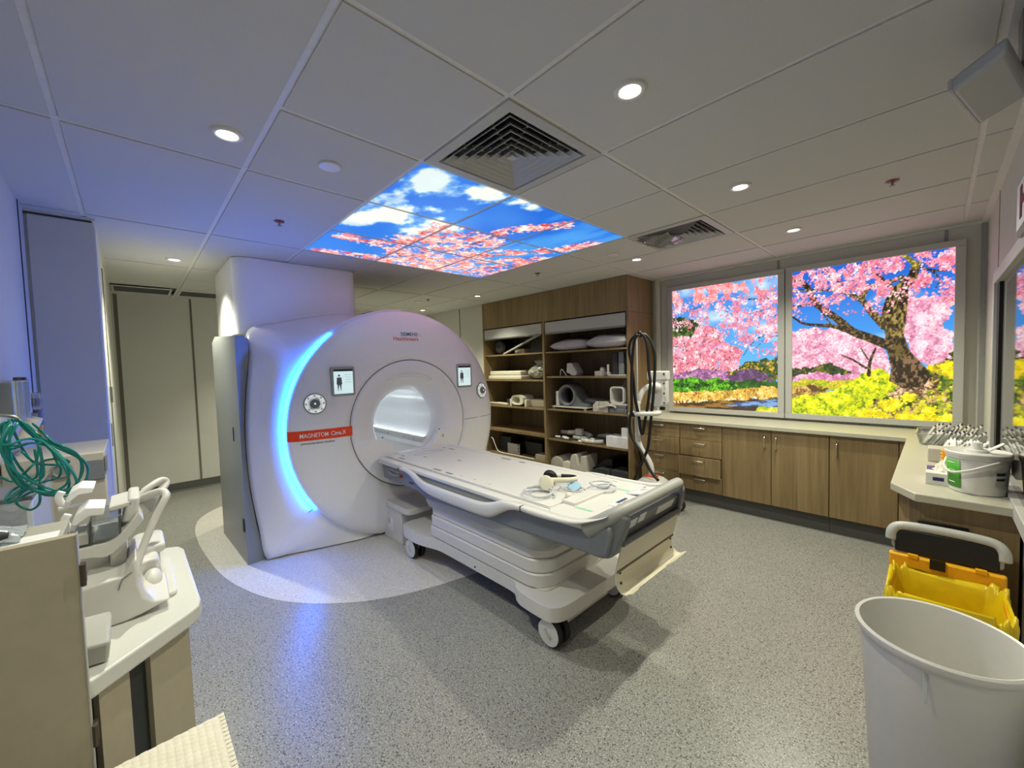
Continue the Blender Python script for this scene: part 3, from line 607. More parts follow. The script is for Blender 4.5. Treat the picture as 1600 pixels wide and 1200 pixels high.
# ------------------------------------------------------------------ the scanner
YC, ZC = 0.80, 0.98
def face_x(r):
    """front surface of the big disc at radius r"""
    pr = ((0.57,-1.600),(0.70,-1.603),(0.85,-1.625),(0.95,-1.655),(1.0,-1.682),(1.03,-1.72))
    for (a, xa), (b, xb) in zip(pr[:-1], pr[1:]):
        if r <= b: return xa+(xb-xa)*max(0, (r-a))/(b-a)
    return -1.72
def on_disc(y, z, d=0.0): return (face_x(math.hypot(y-YC, z-ZC))+d, y, z)
def build_scanner():
    t = thing('mri_scanner', (-2.5, YC, 0.0), 'large white ring-shaped MRI scanner with a glowing blue light arc', 'MRI scanner')
    # front disc and its funnel
    m = MB(); n = 120; rows = []
    for r, x in ((0.572,-1.612),(0.575,-1.602),(0.62,-1.600),(0.70,-1.603),(0.78,-1.612),(0.85,-1.625),(0.91,-1.641),(0.95,-1.655),(0.98,-1.671),(1.0,-1.684),(1.015,-1.70),(1.024,-1.72),(1.024,-1.80)):
        rows.append([(x, YC+r*math.cos(2*PI*j/n), max(0.012, ZC+r*math.sin(2*PI*j/n))) for j in range(n)])
    fc = obj('front_cover', m.ring(rows, True, False, False), 'white_gloss', t, sm='all')
    m = MB(); rows = []
    for r, x in ((0.566,-1.612),(0.563,-1.604),(0.54,-1.602),(0.50,-1.606),(0.45,-1.620),(0.40,-1.645),(0.36,-1.675),(0.33,-1.705),(0.312,-1.735),(0.302,-1.765),(0.300,-1.80)):
        rows.append([(x, YC+r*math.cos(2*PI*j/n), ZC+r*math.sin(2*PI*j/n)) for j in range(n)])
    rg = obj('bore_funnel', m.ring(rows, True, False, False), 'white_gloss', t, sm='all')
    obj('ring_seam', MB().lathe([(0.563,0),(0.576,0)], (-1.6115,YC,ZC), 'x', 96, False, False), 'seam_dark', fc)
    # handle recess above the bore: a crescent lip
    m = MB(); rows = []
    for k in range(25):
        a = math.radians(60+60*k/24); w = math.sin(PI*k/24)
        ro = 0.452; x0 = -1.619
        rows.append([(x0+0.001, YC+ro*math.cos(a), ZC+ro*math.sin(a)), (x0+0.012*w, YC+(ro-0.010)*math.cos(a), ZC+(ro-0.010)*math.sin(a)), (x0-0.010-0.012*w, YC+(ro-0.020-0.018*w)*math.cos(a), ZC+(ro-0.020-0.018*w)*math.sin(a)), (x0-0.03, YC+(ro-0.002)*math.cos(a), ZC+(ro-0.002)*math.sin(a))])
    obj('crescent_lip', m.ring(rows, True, True, True), 'white_gloss', rg, sm='all')
    # docking plate with stepped opening, in front of the funnel's lower part
    op = [(0.515,0.872),(0.551,0.822),(0.592,0.821),(0.592,0.775),(0.65,0.725),(0.95,0.725),(1.008,0.775),(1.04,0.820),(1.06,0.872)]
    out = [(YC+0.56*math.cos(math.radians(a)), ZC+0.56*math.sin(math.radians(a))) for a in range(350, 189, -8)]
    pl = [(out[0][0], 0.872)]+out[1:-1]+[(out[-1][0], 0.872)]
    obj('docking_plate', MB().prism(op+pl, -1.66, -1.600, 'x'), 'white_gloss', t)
    for y in (0.500, 1.075): obj('screw_cap', MB().lathe([(0.006,0),(0.006,0.003)], (-1.600,y,0.885), 'x', 10), 'ink', rg)
    obj('laser_port', MB().box(-1.6, 1.105, 0.80, -1.598, 1.125, 0.83), 'grey_light', rg)
    # bore tube, rails, light lines
    m = MB(); nn = 72
    rows = [[(x, YC+r*math.cos(2*PI*j/nn), ZC+r*math.sin(2*PI*j/nn)) for j in range(nn)] for x, r in ((-1.79,0.300),(-3.25,0.300))]
    bt = obj('bore_tube', m.ring(rows, True, False, False), 'white_gloss', t, sm='all')
    for s in (-1, 1):
        obj('bore_rail', MB().prism([(YC+s*0.185,0.735),(YC+s*0.230,0.735),(YC+s*0.236,0.800),(YC+s*0.195,0.800),(YC+s*0.185,0.79)], -3.2, -1.78, 'x'), 'white_plastic', bt)
        obj('bore_light', MB().box(-3.2, YC+s*0.224-0.006, 0.8005, -1.80, YC+s*0.224+0.006, 0.804), 'bore_led', bt)
        for x in (-2.9, -2.5, -2.15, -1.95): obj('rail_socket', MB().box(x, YC+s*0.1845-0.001, 0.755, x+0.03, YC+s*0.1845+0.001, 0.775), 'grey_light', bt)
    obj('bed_guide', MB().box(-3.2, YC-0.20, 0.69, -1.66, YC+0.20, 0.715), 'white_plastic', bt)
    obj('bore_end', MB().lathe([(0.001,-3.23),(0.31,-3.23),(0.31,-3.22),(0.001,-3.22)], (0,YC,ZC), 'x', 40), 'white_gloss', bt)
    # side covers flowing from the rim to the shroud, the flank panel and the floor
    OUT = [(90,-2.30,0.80,2.03),(105,-2.30,0.45,2.02),(118,-2.30,0.15,1.97),(130,-2.30,-0.10,1.91),(140,-2.25,-0.28,1.86),(149,-2.06,-0.375,1.76),(157,-1.96,-0.375,1.60),(168,-1.955,-0.41,1.32),(178,-1.955,-0.43,1.06),(188,-1.955,-0.432,0.82),(198,-1.95,-0.418,0.56),(210,-1.93,-0.385,0.28),(222,-1.905,-0.345,0.012),(234,-1.875,-0.20,0.012),(244,-1.81,0.02,0.012),(254,-1.74,0.28,0.012)]
    Oc = smooth([o[1:] for o in OUT], 5); An = [q[0] for q in smooth([(o[0],0,0) for o in OUT], 5)]
    def cover(name, mir):
        rows = []
        for (ox, oy, oz), a in zip(Oc, An):
            a = math.radians(a); I = Vector((-1.745, YC+1.036*math.cos(a), max(0.012, ZC+1.036*math.sin(a)))); O = Vector((ox, oy, oz)); row = []
            for k in range(11):
                s = k/10; p = I.lerp(O, s); bul = math.sin(PI*s)
                p.x += 0.035*bul*(1 if oz > 0.1 else 0.4)
                if a < math.radians(145): p.z -= 0.035*bul*min(1, (math.radians(150)-a)/0.4)
                p.z = max(0.012, p.z); row.append(tuple(p))
            rim = (-1.735, YC+1.018*math.cos(a), max(0.012, ZC+1.018*math.sin(a)))
            row = [rim]+row+[(ox-0.06, oy+0.03, oz)]
            if mir: row = [(x, 2*YC-y, z) for x, y, z in row]
            rows.append(row)
        return obj(name, MB().grid(rows), 'white_gloss', t, sm='all')
    cl = cover('side_cover', False)
    rows = [[(x, YC+r*math.cos(a), max(0.012, ZC+r*math.sin(a))) for a in [math.radians(-74+(164*k)/40) for k in range(41)]] for x, r in ((-1.79,1.020),(-1.86,1.012),(-2.3,0.97),(-3.2,0.90))]
    obj('rear_cover', MB().grid(rows), 'white_gloss', t, sm='all')
    obj('cover_seam', MB().tube(smooth([(-1.735,-0.045,0.372),(-1.775,-0.10,0.325),(-1.828,-0.19,0.262),(-1.852,-0.222,0.215),(-1.868,-0.219,0.12),(-1.877,-0.208,0.012)], 5), 0.0022, 6), 'seam_dark', cl)
    for s in (1,):
        pts = [on_disc(YC+0.58+0.43*k/10, 0.945+0.004*k/10, 0.0005) for k in range(11)]
        obj('cover_seam', MB().tube(pts, 0.0022, 6), 'seam_dark', fc)
    # light arc
    rows = []
    for k in range(65):
        a = math.radians(129.5+(216.0-129.5)*k/64); rows.append([(x, YC+r*math.cos(a), ZC+r*math.sin(a)) for r, x in ((1.0255,-1.706),(1.0365,-1.719),(1.034,-1.735),(1.020,-1.72))])
    obj('light_arc', MB().ring(rows), 'led_strip', t, sm=True)
    # housing, flank panels, ceiling shroud
    hs = rrect(-0.27, 0.01, 1.50, 1.68, 0.25, 6)
    obj('magnet_housing', MB().ring([[(x, y, z) for y, z in hs] for x in (-2.12,-3.24)], True, False, True), 'white_gloss', t, sm=True)
    obj('top_cap', MB().prism(rrect(-2.9, 0.74, -2.2, 1.2, 0.08), 1.78, 2.055), 'charcoal', t, sm=True)
    for mir in (False,):
        rows = []
        for z, ye in ((0.0,-0.345),(0.28,-0.39),(0.56,-0.423),(0.82,-0.437),(1.06,-0.436),(1.32,-0.416),(1.60,-0.38),(1.70,-0.378),(1.755,-0.40)):
            zz = lambda x: z if z < 1.7 else z+(-1.93-x)*0.06
            sec = [(-1.932,-0.468),(-1.95,ye-0.002),(-2.04,ye+0.02),(-2.84,-0.39),(-2.87,-0.42),(-2.87,-0.485),(-2.84,-0.495)]
            if z > 1.74: sec = [(-1.945,-0.462),(-1.965,ye-0.002),(-2.05,ye+0.02),(-2.80,-0.39),(-2.82,-0.42),(-2.82,-0.47),(-2.80,-0.478)]
            rows.append([(x, y if not mir else 2*YC-y, zz(x)) for x, y in sec])
        fp = obj('flank_panel', MB().ring(rows), 'slate', t, sm=True)
        if not mir:
            obj('pull_slot', MB().obox((-2.16,-0.4785,0.99), (0.006,-0.0002,0), (0,0.002,0), (0,0,0.055)), 'ink', fp)
            obj('vent_slot', MB().obox((-1.99,-0.4735,0.30), (0.025,-0.001,0), (0,0.002,0), (0,0,0.05)), 'ink', fp)
    obj('ceiling_shroud', MB().prism(rrect(-3.32, -0.395, -2.295, 0.64, 0.11, 8), 1.80, H-0.004), 'white_gloss', t, sm=True)
    # touch panels and dials
    for y0 in (0.098, 1.300):
        y1, z0, z1 = y0+0.187, 1.266, 1.502; yc = (y0+y1)/2
        tilt = -0.0 
        xa = max(on_disc(yc, z0)[0], on_disc(yc, z1)[0])
        tp = obj('touch_panel', MB().prism(rrect(y0, z0, y1, z1, 0.018), xa-0.03, xa+0.006, 'x'), 'grey_mid', t, sm=True, bevel=0.003)
        obj('display', MB().box(xa+0.0055, y0+0.018, z0+0.020, xa+0.0072, y1-0.018, z1-0.020), 'screen_lit', tp)
        obj('display_header', MB().box(xa+0.007, y0+0.018, z1-0.038, xa+0.0078, y1-0.018, z1-0.020), 'ink', tp)
        c = y0+0.060; X = xa+0.0076
        b = MB(); b.lathe([(0.0085,-0.0003),(0.0085,0.0003)], (X,c,z0+0.165), 'x', 12)
        b.prism([(c-0.018,z0+0.150),(c+0.018,z0+0.150),(c+0.022,z0+0.095),(c+0.016,z0+0.095),(c+0.013,z0+0.045),(c+0.010,z0+0.040),(c+0.002,z0+0.09),(c-0.002,z0+0.09),(c-0.010,z0+0.040),(c-0.013,z0+0.045),(c-0.016,z0+0.095),(c-0.022,z0+0.095)], X-0.0003, X+0.0003, 'x')
        obj('body_icon', b, 'ink_soft', tp)
        b = MB()
        for k in range(4): b.box(X-0.0003, y0+0.105, z0+0.17-0.02*k, X+0.0003, y0+0.155, z0+0.172-0.02*k)
        obj('text_lines', b, 'ink_soft', tp)
    for yd in (-0.022, 1.631):
        zd = 1.220; x, _, _ = on_disc(yd, zd)
        nrm = Vector((1.0, (yd-YC)*0.35, (zd-ZC)*0.35)).normalized(); q = Vector((0,1,0))-nrm*nrm.y; q.normalize(); w = nrm.cross(q); c0 = Vector((x,yd,zd))
        def dl(prof, nn=36):
            m = MB(); m.ring([[tuple(c0+nrm*h+q*r*math.cos(2*PI*j/nn)+w*r*math.sin(2*PI*j/nn)) for j in range(nn)] for r, h in prof], True, False, True); return m
        dd = obj('control_dial', dl([(0.082,-0.012),(0.082,0.006),(0.078,0.009),(0.001,0.009)]), 'grey_mid', t, sm=True)
        obj('lit_ring', dl([(0.072,0.009),(0.072,0.0105),(0.052,0.0105),(0.052,0.009)]), 'dial_lit', dd)
        obj('knob', dl([(0.036,0.009),(0.034,0.026),(0.028,0.030),(0.001,0.030)]), 'grey_plastic', dd, sm=True)
        obj('knob_dot', dl([(0.008,0.030),(0.008,0.031),(0.001,0.031)], 12), 'dial_lit', dd)
        for k in range(8):
            a = 2*PI*k/8; r = 0.062; p = c0+nrm*0.011+q*r*math.cos(a)+w*r*math.sin(a); rd = q*math.cos(a)+w*math.sin(a); td = nrm.cross(rd)
            obj('key', MB().obox(p, rd*0.004, td*0.008, nrm*0.0006), 'grey_plastic', dd)
    # name strip and lettering
    rows = []
    for k in range(33):
        y = -0.212+0.455*k/32; rows.append([on_disc(y, 1.018, 0.003), on_disc(y, 0.979, 0.003), on_disc(y, 0.940, 0.003)])
    bn = obj('name_strip', MB().sheet(rows, 0.0015), 'orange_red', t)
    def curved_text(name, body, size, y, z, m, bold=0.0, par=t, width=None):
        o = text(name, body, size, (0,y,z), (0,1,0), (0,0,1), m, par, bold=bold, depth=0.0004, width=width); off = _off(par)
        for v in o.data.vertices:
            w = v.co+off; v.co.x = on_disc(w.y, w.z, 0.0062 if par is bn else 0.003)[0]+w.x-off.x
        return o
    curved_text('lettering', 'MAGNETOM', 0.046, -0.140, 0.963, 'pure_white', 0.0004, bn, 0.195); curved_text('lettering', 'Cima.X', 0.046, 0.075, 0.963, 'pure_white', 0.0006, bn, 0.115)
    curved_text('lettering', 'powered by Gemini Gradients', 0.0225, -0.132, 0.911, 'ink', 0.0, t, 0.235)
    curved_text('lettering', 'SIEMENS', 0.046, 0.720, 1.765, 'brand_teal', 0.0004, t, 0.168); curved_text('lettering', 'Healthineers', 0.052, 0.644, 1.722, 'brand_red', 0.0002, t, 0.244)
    for k, (dy, dz) in enumerate(((0,0.02),(0.012,0.012),(0.024,0.0),(0.012,-0.012),(0,-0.02),(0.0,0.0),(0.012,0.0))):
        x, y, z = on_disc(0.905+dy, 1.762+dz, 0.001); obj('logo_dot', MB().lathe([(0.0042,0),(0.0042,0.0008)], (x,y,z), 'x', 8), 'brand_red', t)
    # docking unit at the foot of the ring
    d = obj('docking_unit', MB().prism([(0.52,0.002),(1.10,0.002),(1.10,0.30),(0.52,0.30)], -1.68, -1.36, 'x'), 'white_plastic', t, bevel=0.008)
    obj('docking_lid', MB().prism(rrect(-1.66, 0.505, -1.22, 1.115, 0.06), 0.285, 0.335), 'white_plastic', d, bevel=0.010, seg=3)
    obj('hatch', MB().prism(rrect(-1.60, 0.09, -1.50, 0.20, 0.012), 0.5165, 0.5195, 'y'), 'white_gloss', d, sm=True)
    obj('hatch_catch', MB().box(-1.585, 0.514, 0.14, -1.56, 0.517, 0.19), 'grey_light', d)
build_scanner()

# ------------------------------------------------------------------ the patient table
def build_table():
    t = thing('patient_table', (-0.4, YC+0.01, 0.0), 'long white and grey wheeled patient table docked to the scanner', 'patient table'); yc = 0.81
    def mirp(pts): return pts+[(x, 2*yc-y) for x, y in reversed(pts)]
    # base slab
    half = smooth([(-1.25,0.81),(-1.255,0.60),(-1.245,0.49),(-1.20,0.452),(-1.10,0.437),(-0.98,0.440),(-0.88,0.462),(-0.78,0.490),(-0.66,0.497),(-0.3,0.498),(-0.04,0.498),(0.03,0.488),(0.07,0.458),(0.12,0.437),(0.20,0.430),(0.31,0.430),(0.355,0.448),(0.385,0.50),(0.392,0.62),(0.392,0.81)], 3)
    base = obj('base', MB().prism(mirp(half), 0.160, 0.235), 'white_plastic', t, bevel=0.008, seg=3, ang=50)
    obj('base_deck', MB().prism(rrect(-0.95, 0.52, 0.24, 1.10, 0.05), 0.235, 0.243), 'white_plastic', base, bevel=0.003)
    obj('front_panel', MB().box(0.285, 0.60, 0.055, 0.305, 1.01, 0.162), 'white_plastic', base, bevel=0.003)
    obj('chassis', MB().box(-1.0, 0.60, 0.10, 0.285, 1.02, 0.161), 'charcoal', base)
    obj('floor_sensor', MB().lathe([(0.006,0),(0.006,-0.004)], (-0.35,0.498,0.185), 'y', 10), 'ink', base)
    # bellows pedestal
    def ped(x0, x1, y0, rb, rf):
        pts = []
        for cx, cy, r, a0 in ((x1-rf,y0+rf,rf,-90),(x1-rf,2*yc-y0-rf,rf,0),(x0+rb,2*yc-y0-rb,rb,90),(x0+rb,y0+rb,rb,180)):
            for i in range(9):
                a = math.radians(a0+90*i/8); pts.append((cx+r*math.cos(a), cy+r*math.sin(a)))
        return pts
    z = 0.243
    for k in range(3):
        h = 0.078; e = 0.006*k
        b = MB(); P0, P1, P2 = ped(-0.885+e, 0.235-e, 0.498+e, 0.03, 0.13), ped(-0.885+e, 0.237-e, 0.496+e, 0.03, 0.13), ped(-0.882+e, 0.228-e, 0.502+e, 0.03, 0.125)
        b.ring([[(x,y,z+0.002) for x,y in P0],[(x,y,z+h-0.010) for x,y in P1],[(x,y,z+h-0.003) for x,y in P2]])
        obj('bellows_tier', b, 'white_plastic', t, sm=True); z += h
        obj('bellows_joint', MB().prism(ped(-0.875+e, 0.222-e, 0.508+e, 0.03, 0.12), z-0.006, z+0.004), 'seam_dark', t)
    P0, P1 = ped(-0.88, 0.262, 0.480, 0.03, 0.12), ped(-0.88, 0.300, 0.462, 0.03, 0.13)
    obj('pedestal_skirt', MB().ring([[(x,y,0.468) for x,y in P0],[(x,y,0.515) for x,y in P1],[(x,y,0.60) for x,y in P1]]), 'grey_mid', t, sm=True)
    # grey shell under the top, raked at the foot end
    prof = [(-1.535,0.702),(-1.505,0.562),(-0.96,0.562),(-0.86,0.535),(-0.80,0.53),(-0.05,0.56),(0.30,0.575),(0.660,0.588),(0.682,0.62),(0.700,0.70),(0.690,0.745),(0.60,0.704)]
    sh = obj('shell', MB().prism(prof, 0.452, 2*yc-0.452, 'y'), 'grey_plastic', t, bevel=0.012, seg=3)
    for s in (0, 1):
        m = (lambda y: y) if s == 0 else (lambda y: 2*yc-y)
        # lighter inset band, white sweeping rail
        obj('side_band', MB().prism([(-1.05,0.700),(-0.86,0.655),(-0.15,0.655),(0.02,0.700)], m(0.449), m(0.4535), 'y'), 'grey_mid', sh)
        up = [(-1.135,0.722),(-1.04,0.722),(-0.95,0.712),(-0.88,0.690),(-0.80,0.672),(-0.72,0.668),(-0.34,0.668),(-0.16,0.674),(-0.06,0.696),(0.02,0.722),(0.12,0.730),(0.30,0.730),(0.46,0.735),(0.56,0.748),(0.64,0.772),(0.685,0.792)]
        lo = [(-1.135,0.698),(-1.05,0.695),(-0.98,0.678),(-0.91,0.640),(-0.84,0.614),(-0.76,0.598),(-0.66,0.589),(-0.40,0.588),(-0.15,0.592),(-0.06,0.612),(0.02,0.654),(0.08,0.684),(0.16,0.700),(0.30,0.701),(0.46,0.713),(0.56,0.734),(0.66,0.775)]
        U = [q[:2] for q in smooth([(x,z,0) for x,z in up], 4)]; Lw = [q[:2] for q in smooth([(x,z,0) for x,z in lo], 4)]
        nn = 70
        def samp(C):
            xs = np.array([c[0] for c in C]); zs = np.array([c[1] for c in C]); tt = np.linspace(0, 1, nn); L = np.concatenate([[0], np.cumsum(np.hypot(np.diff(xs), np.diff(zs)))]); L /= L[-1]
            return list(zip(np.interp(tt, L, xs), np.interp(tt, L, zs)))
        rows = []
        for (ux, uz), (lx, lz) in zip(samp(U), samp(Lw)):
            inn = 0.03*max(0, (ux-0.50)/0.18)**2 if ux > 0.5 else 0
            y0, y1 = 0.402+inn, 0.402+inn+0.022+0.030*min(1, max(0, (ux-0.02)/0.12))+0.030*min(1, max(0, (-1.02-ux)/0.08))
            rows.append([(ux,m(y1),uz),(ux,m(y0+0.008),uz),(ux*0.8+lx*0.2,m(y0),uz*0.8+lz*0.2),(ux*0.2+lx*0.8,m(y0+0.001),uz*0.2+lz*0.8),(lx,m(y0+0.010),lz),(lx,m(y1),lz)])
        obj('side_rail', MB().ring(rows), 'white_plastic', t, sm='all')
        obj('rail_joint', MB().box(0.176, m(0.4005) if s == 0 else m(0.43), 0.699, 0.182, m(0.43) if s == 0 else m(0.4005), 0.7315), 'seam_dark', t)
    # head-end fittings on the near side
    obj('grip_recess', MB().prism(rrect(-1.40, 0.625, -1.225, 0.665, 0.018), 0.4485, 0.4525, 'y'), 'slate', sh, sm=True)
    obj('grip_bar', MB().tube(smooth([(-1.395,0.450,0.640),(-1.36,0.438,0.630),(-1.28,0.434,0.626),(-1.22,0.446,0.632)], 5), 0.009, 8), 'slate', sh, sm=True)
    obj('stop_button', MB().lathe([(0.014,0),(0.014,-0.012),(0.010,-0.016),(0.001,-0.016)], (-1.195,0.450,0.632), 'y', 16), 'red', sh, sm=True)
    for x in (-1.075,-1.05,-1.03): obj('key_mark', MB().box(x, 0.4495, 0.600, x+0.012, 0.4525, 0.612), 'ink', sh)
    # the white top
    th = [(-1.565,0.81),(-1.565,0.455),(-1.55,0.432),(-1.20,0.430),(0.45,0.430),(0.55,0.440),(0.615,0.462),(0.655,0.50),(0.675,0.56),(0.682,0.68),(0.682,0.81)]
    top = obj('table_top', MB().prism(mirp(th), 0.700, 0.725), 'white_plastic', t, bevel=0.006, seg=3, ang=50)
    obj('edge_lip', MB().prism([(-1.55,0.690),(-1.24,0.690),(-1.20,0.700),(-1.55,0.703)], 0.4295, 0.46, 'y'), 'white_plastic', top)
    obj('mattress_board', MB().prism(rrect(-1.555, 0.505, 0.30, 1.115, 0.02), 0.725, 0.7315), 'white_plastic', top, bevel=0.003)
    for y in (0.492, 1.128): obj('slide_groove', MB().box(-1.56, y-0.0020, 0.7245, 0.40, y+0.0020, 0.7264), 'ink_soft', top)
    for x, y in ((-1.44,0.60),(-1.44,1.02),(-0.92,0.81),(0.02,0.81),(-1.25,0.70)):
        obj('lock_mark', MB().box(x-0.022, y-0.006, 0.7313, x+0.022, y+0.006, 0.7321), 'ink_soft', top)
    for x0, y0, w in ((-0.86,0.535,0.10),(-0.70,0.535,0.08),(-0.72,1.085,0.10),(-0.52,1.085,0.06),(-1.38,1.03,0.08),(-1.40,0.545,0.09)):
        obj('warning_label', MB().box(x0, y0-0.010, 0.7313, x0+w, y0+0.010, 0.7320), 'grey_plastic', top)
    for x in (-0.55,-0.4,-0.25): obj('scale_mark', MB().box(x, 0.548, 0.7313, x+0.006, 0.562, 0.7320), 'ink_soft', top)
    obj('head_outline', MB().tube([( -1.36+0.085*math.cos(a), 0.81+0.14*math.sin(a), 0.7315) for a in [PI*0.5+PI*k/20 for k in range(21)]], 0.0012, 5), 'ink_soft', top)
    obj('head_outline', MB().box(-1.362, 0.81-0.14, 0.7312, -1.358, 0.81+0.14, 0.7320), 'ink_soft', top)
    # raised foot-end plate with grips, logo and key pad
    obj('foot_plate', MB().ring([[(x,y,z+dz) for x,y in rrect(0.31, 0.455, 0.64, 1.165, 0.05)] for z, dz in ((0.722,0),(0.7285,0))]), 'white_plastic', top, bevel=0.003)
    obj('foot_step', MB().box(0.30, 0.60, 0.725, 0.385, 0.965, 0.745), 'white_plastic', top, bevel=0.004)
    for y in (0.595, 1.0): obj('green_mark', MB().obox((0.445,y,0.7288), (0.052,0.002,0), (0,0.010,0), (0,0,0.0008)), 'green_tint', top)
    obj('logo_plate', MB().obox((0.552,0.825,0.733), (0.045,0,0.004), (0,0.10,0), (-0.0003,0,0.003)), 'white_gloss', top)
    text('lettering', 'SIEMENS', 0.026, (0.540,0.770,0.7366), (0,1,0), (-1,0,0.02), 'brand_teal', top, bold=0.0006); text('lettering', 'Healthineers', 0.029, (0.572,0.740,0.7392), (0,1,0), (-1,0,0.02), 'brand_red', top, bold=0.0005)
    kp = obj('key_pad', MB().obox((0.535,1.035,0.739), (0.060,0,0.010), (0,0.085,0), (-0.001,0,0.006)), 'white_gloss', t, bevel=0.006)
    def kd(dx, dy, r0, r1, m, name='key_ring'):
        c = Vector((0.535+dx,1.035+dy,0.7458+dx*0.17)); b = MB()
        b.ring([[tuple(c+Vector((r*math.cos(2*PI*j/24), r*1.25*math.sin(2*PI*j/24), r*math.cos(2*PI*j/24)*0.19+h))) for j in range(24)] for r, h in ((r1,0),(r1,0.001),(r0,0.001),(r0,0))], True, False, False); obj(name, b, m, kp)
    kd(0.0, 0.0, 0.018, 0.024, 'pure_white'); kd(0.0, 0.0, 0.004, 0.016, 'grey_light', 'key'); obj('key', MB().obox((0.53,0.98,0.7455), (0.010,0,0.002), (0,0.012,0), (0,0,0.0008)), 'key_lit', kp); obj('key', MB().obox((0.518,1.087,0.7435), (0.006,0,0.001), (0,0.006,0), (0,0,0.0008)), 'ink_soft', kp)
    # push handle
    hb = [(0.560,0.470,0.700),(0.600,0.474,0.722),(0.640,0.480,0.750),(0.675,0.490,0.778),(0.703,0.512,0.798),(0.716,0.555,0.806),(0.719,0.62,0.808),(0.719,0.72,0.808),(0.719,0.81,0.808)]
    hp = smooth(hb, 4); hr_ = [0.044-0.014*min(1, k/16) for k in range(len(hp))]; hr_ = hr_+list(reversed(hr_[:-1])); hp = hp+[(x, 2*yc-y, z) for x, y, z in reversed(hp[:-1])]
    obj('push_handle', MB().tube(hp, hr_, 16), 'grey_mid', t, sm='all')
    for s in (0, 1):
        m = (lambda y: y) if s == 0 else (lambda y: 2*yc-y)
        pts = [(0.575,0.700),(0.625,0.738),(0.665,0.772),(0.700,0.794),(0.728,0.796),(0.744,0.778),(0.742,0.745),(0.728,0.690),(0.700,0.612),(0.676,0.590),(0.640,0.5865),(0.575,0.5845)]
        rows = [[(x, m(y+max(0, (x-0.655))*0.62), z) for x, z in pts] for y in (0.4505,0.498)]
        obj('handle_cheek', MB().ring(rows), 'grey_plastic', t, bevel=0.012, seg=3)
    # foot-end panel inside the handle with labels, then the white leaf and the curved paper tray
    fp = obj('end_panel', MB().obox((0.692,yc,0.695), (0.022,0,0.055), (0,0.285,0), (0.006,0,-0.004)), 'slate', t, bevel=0.004)
    obj('end_rim', MB().tube([(0.712,0.525,0.652),(0.712,1.095,0.652)], 0.014, 10), 'grey_plastic', fp, sm=True)
    for y, w, dz in ((0.60,0.05,0.030),(0.70,0.03,0.035),(0.95,0.09,0.02)): obj('label', MB().obox((0.6985+dz*0.40,y,0.6915+dz), (0.009,0,0.022), (0,w,0), (0.001,0,-0.0006)), 'pure_white', fp)
    lf = obj('white_leaf', MB().prism([(0.705,0.640),(0.711,0.640),(0.676,0.500),(0.668,0.500)], 0.520, 1.100, 'y'), 'cream_plastic', t, bevel=0.003)
    obj('leaf_hinge', MB().tube([(0.676,0.528,0.508),(0.676,1.092,0.508)], 0.008, 8), 'steel', lf)
    pr = smooth([(0.676,0,0.520),(0.666,0,0.485),(0.670,0,0.445),(0.692,0,0.415),(0.718,0,0.412),(0.738,0,0.424)], 5); rows = []
    for x, _, zz in pr:
        rows.append([(x, y, zz) for y in np.linspace(0.53, 1.10, 13)])
    last = [(0.752-0.030*max(0, math.sin(PI*(k-1)/8))*(1 if k < 10 else 0), y, 0.432-0.012*max(0, math.sin(PI*(k-1)/8))*(1 if k < 10 else 0)) for k, y in enumerate(np.linspace(0.53, 1.10, 13))]
    tr = obj('paper_tray', MB().sheet(rows+[last], 0.004), 'cream_plastic', t, sm=True)
    for y in (0.56, 1.07):
        for x, zz in ((0.670,0.492),(0.674,0.445)): obj('tray_screw', MB().lathe([(0.006,0),(0.006,0.004)], (x+0.003,y,zz), 'x', 8), 'ink', tr)
    # castors
    for x, y in ((0.305,0.505),(0.275,1.125),(-1.115,0.505),(-1.115,1.115)):
        w = obj('castor', MB().tube([(x,y-0.045,0.078),(x,y+0.045,0.078)], 0.030, 14), 'white_plastic', t, sm=True)
        for dy in (-0.030, 0.030):
            obj('tyre', MB().lathe([(0.052,-0.016),(0.072,-0.016),(0.078,-0.010),(0.078,0.010),(0.072,0.016),(0.052,0.016)], (x,y+dy,0.078), 'y', 36), 'rubber', w, sm=True)
            s = -1 if dy < 0 else 1
            obj('wheel_disc', MB().lathe([(0.069,0.014*s),(0.068,0.018*s),(0.030,0.020*s),(0.001,0.020*s)], (x,y+dy,0.078), 'y', 36, False, True), 'white_plastic', w, sm=True)
            obj('wheel_hub', MB().obox((x,y+dy+0.022*s,0.078), (0.008,0,0.006), (0,0.004,0), (-0.018,0,0.022)), 'grey_light', w, bevel=0.003)
        obj('castor_stem', MB().tube([(x,y,0.13),(x,y,0.17)], 0.020, 10), 'charcoal', w)
build_table()

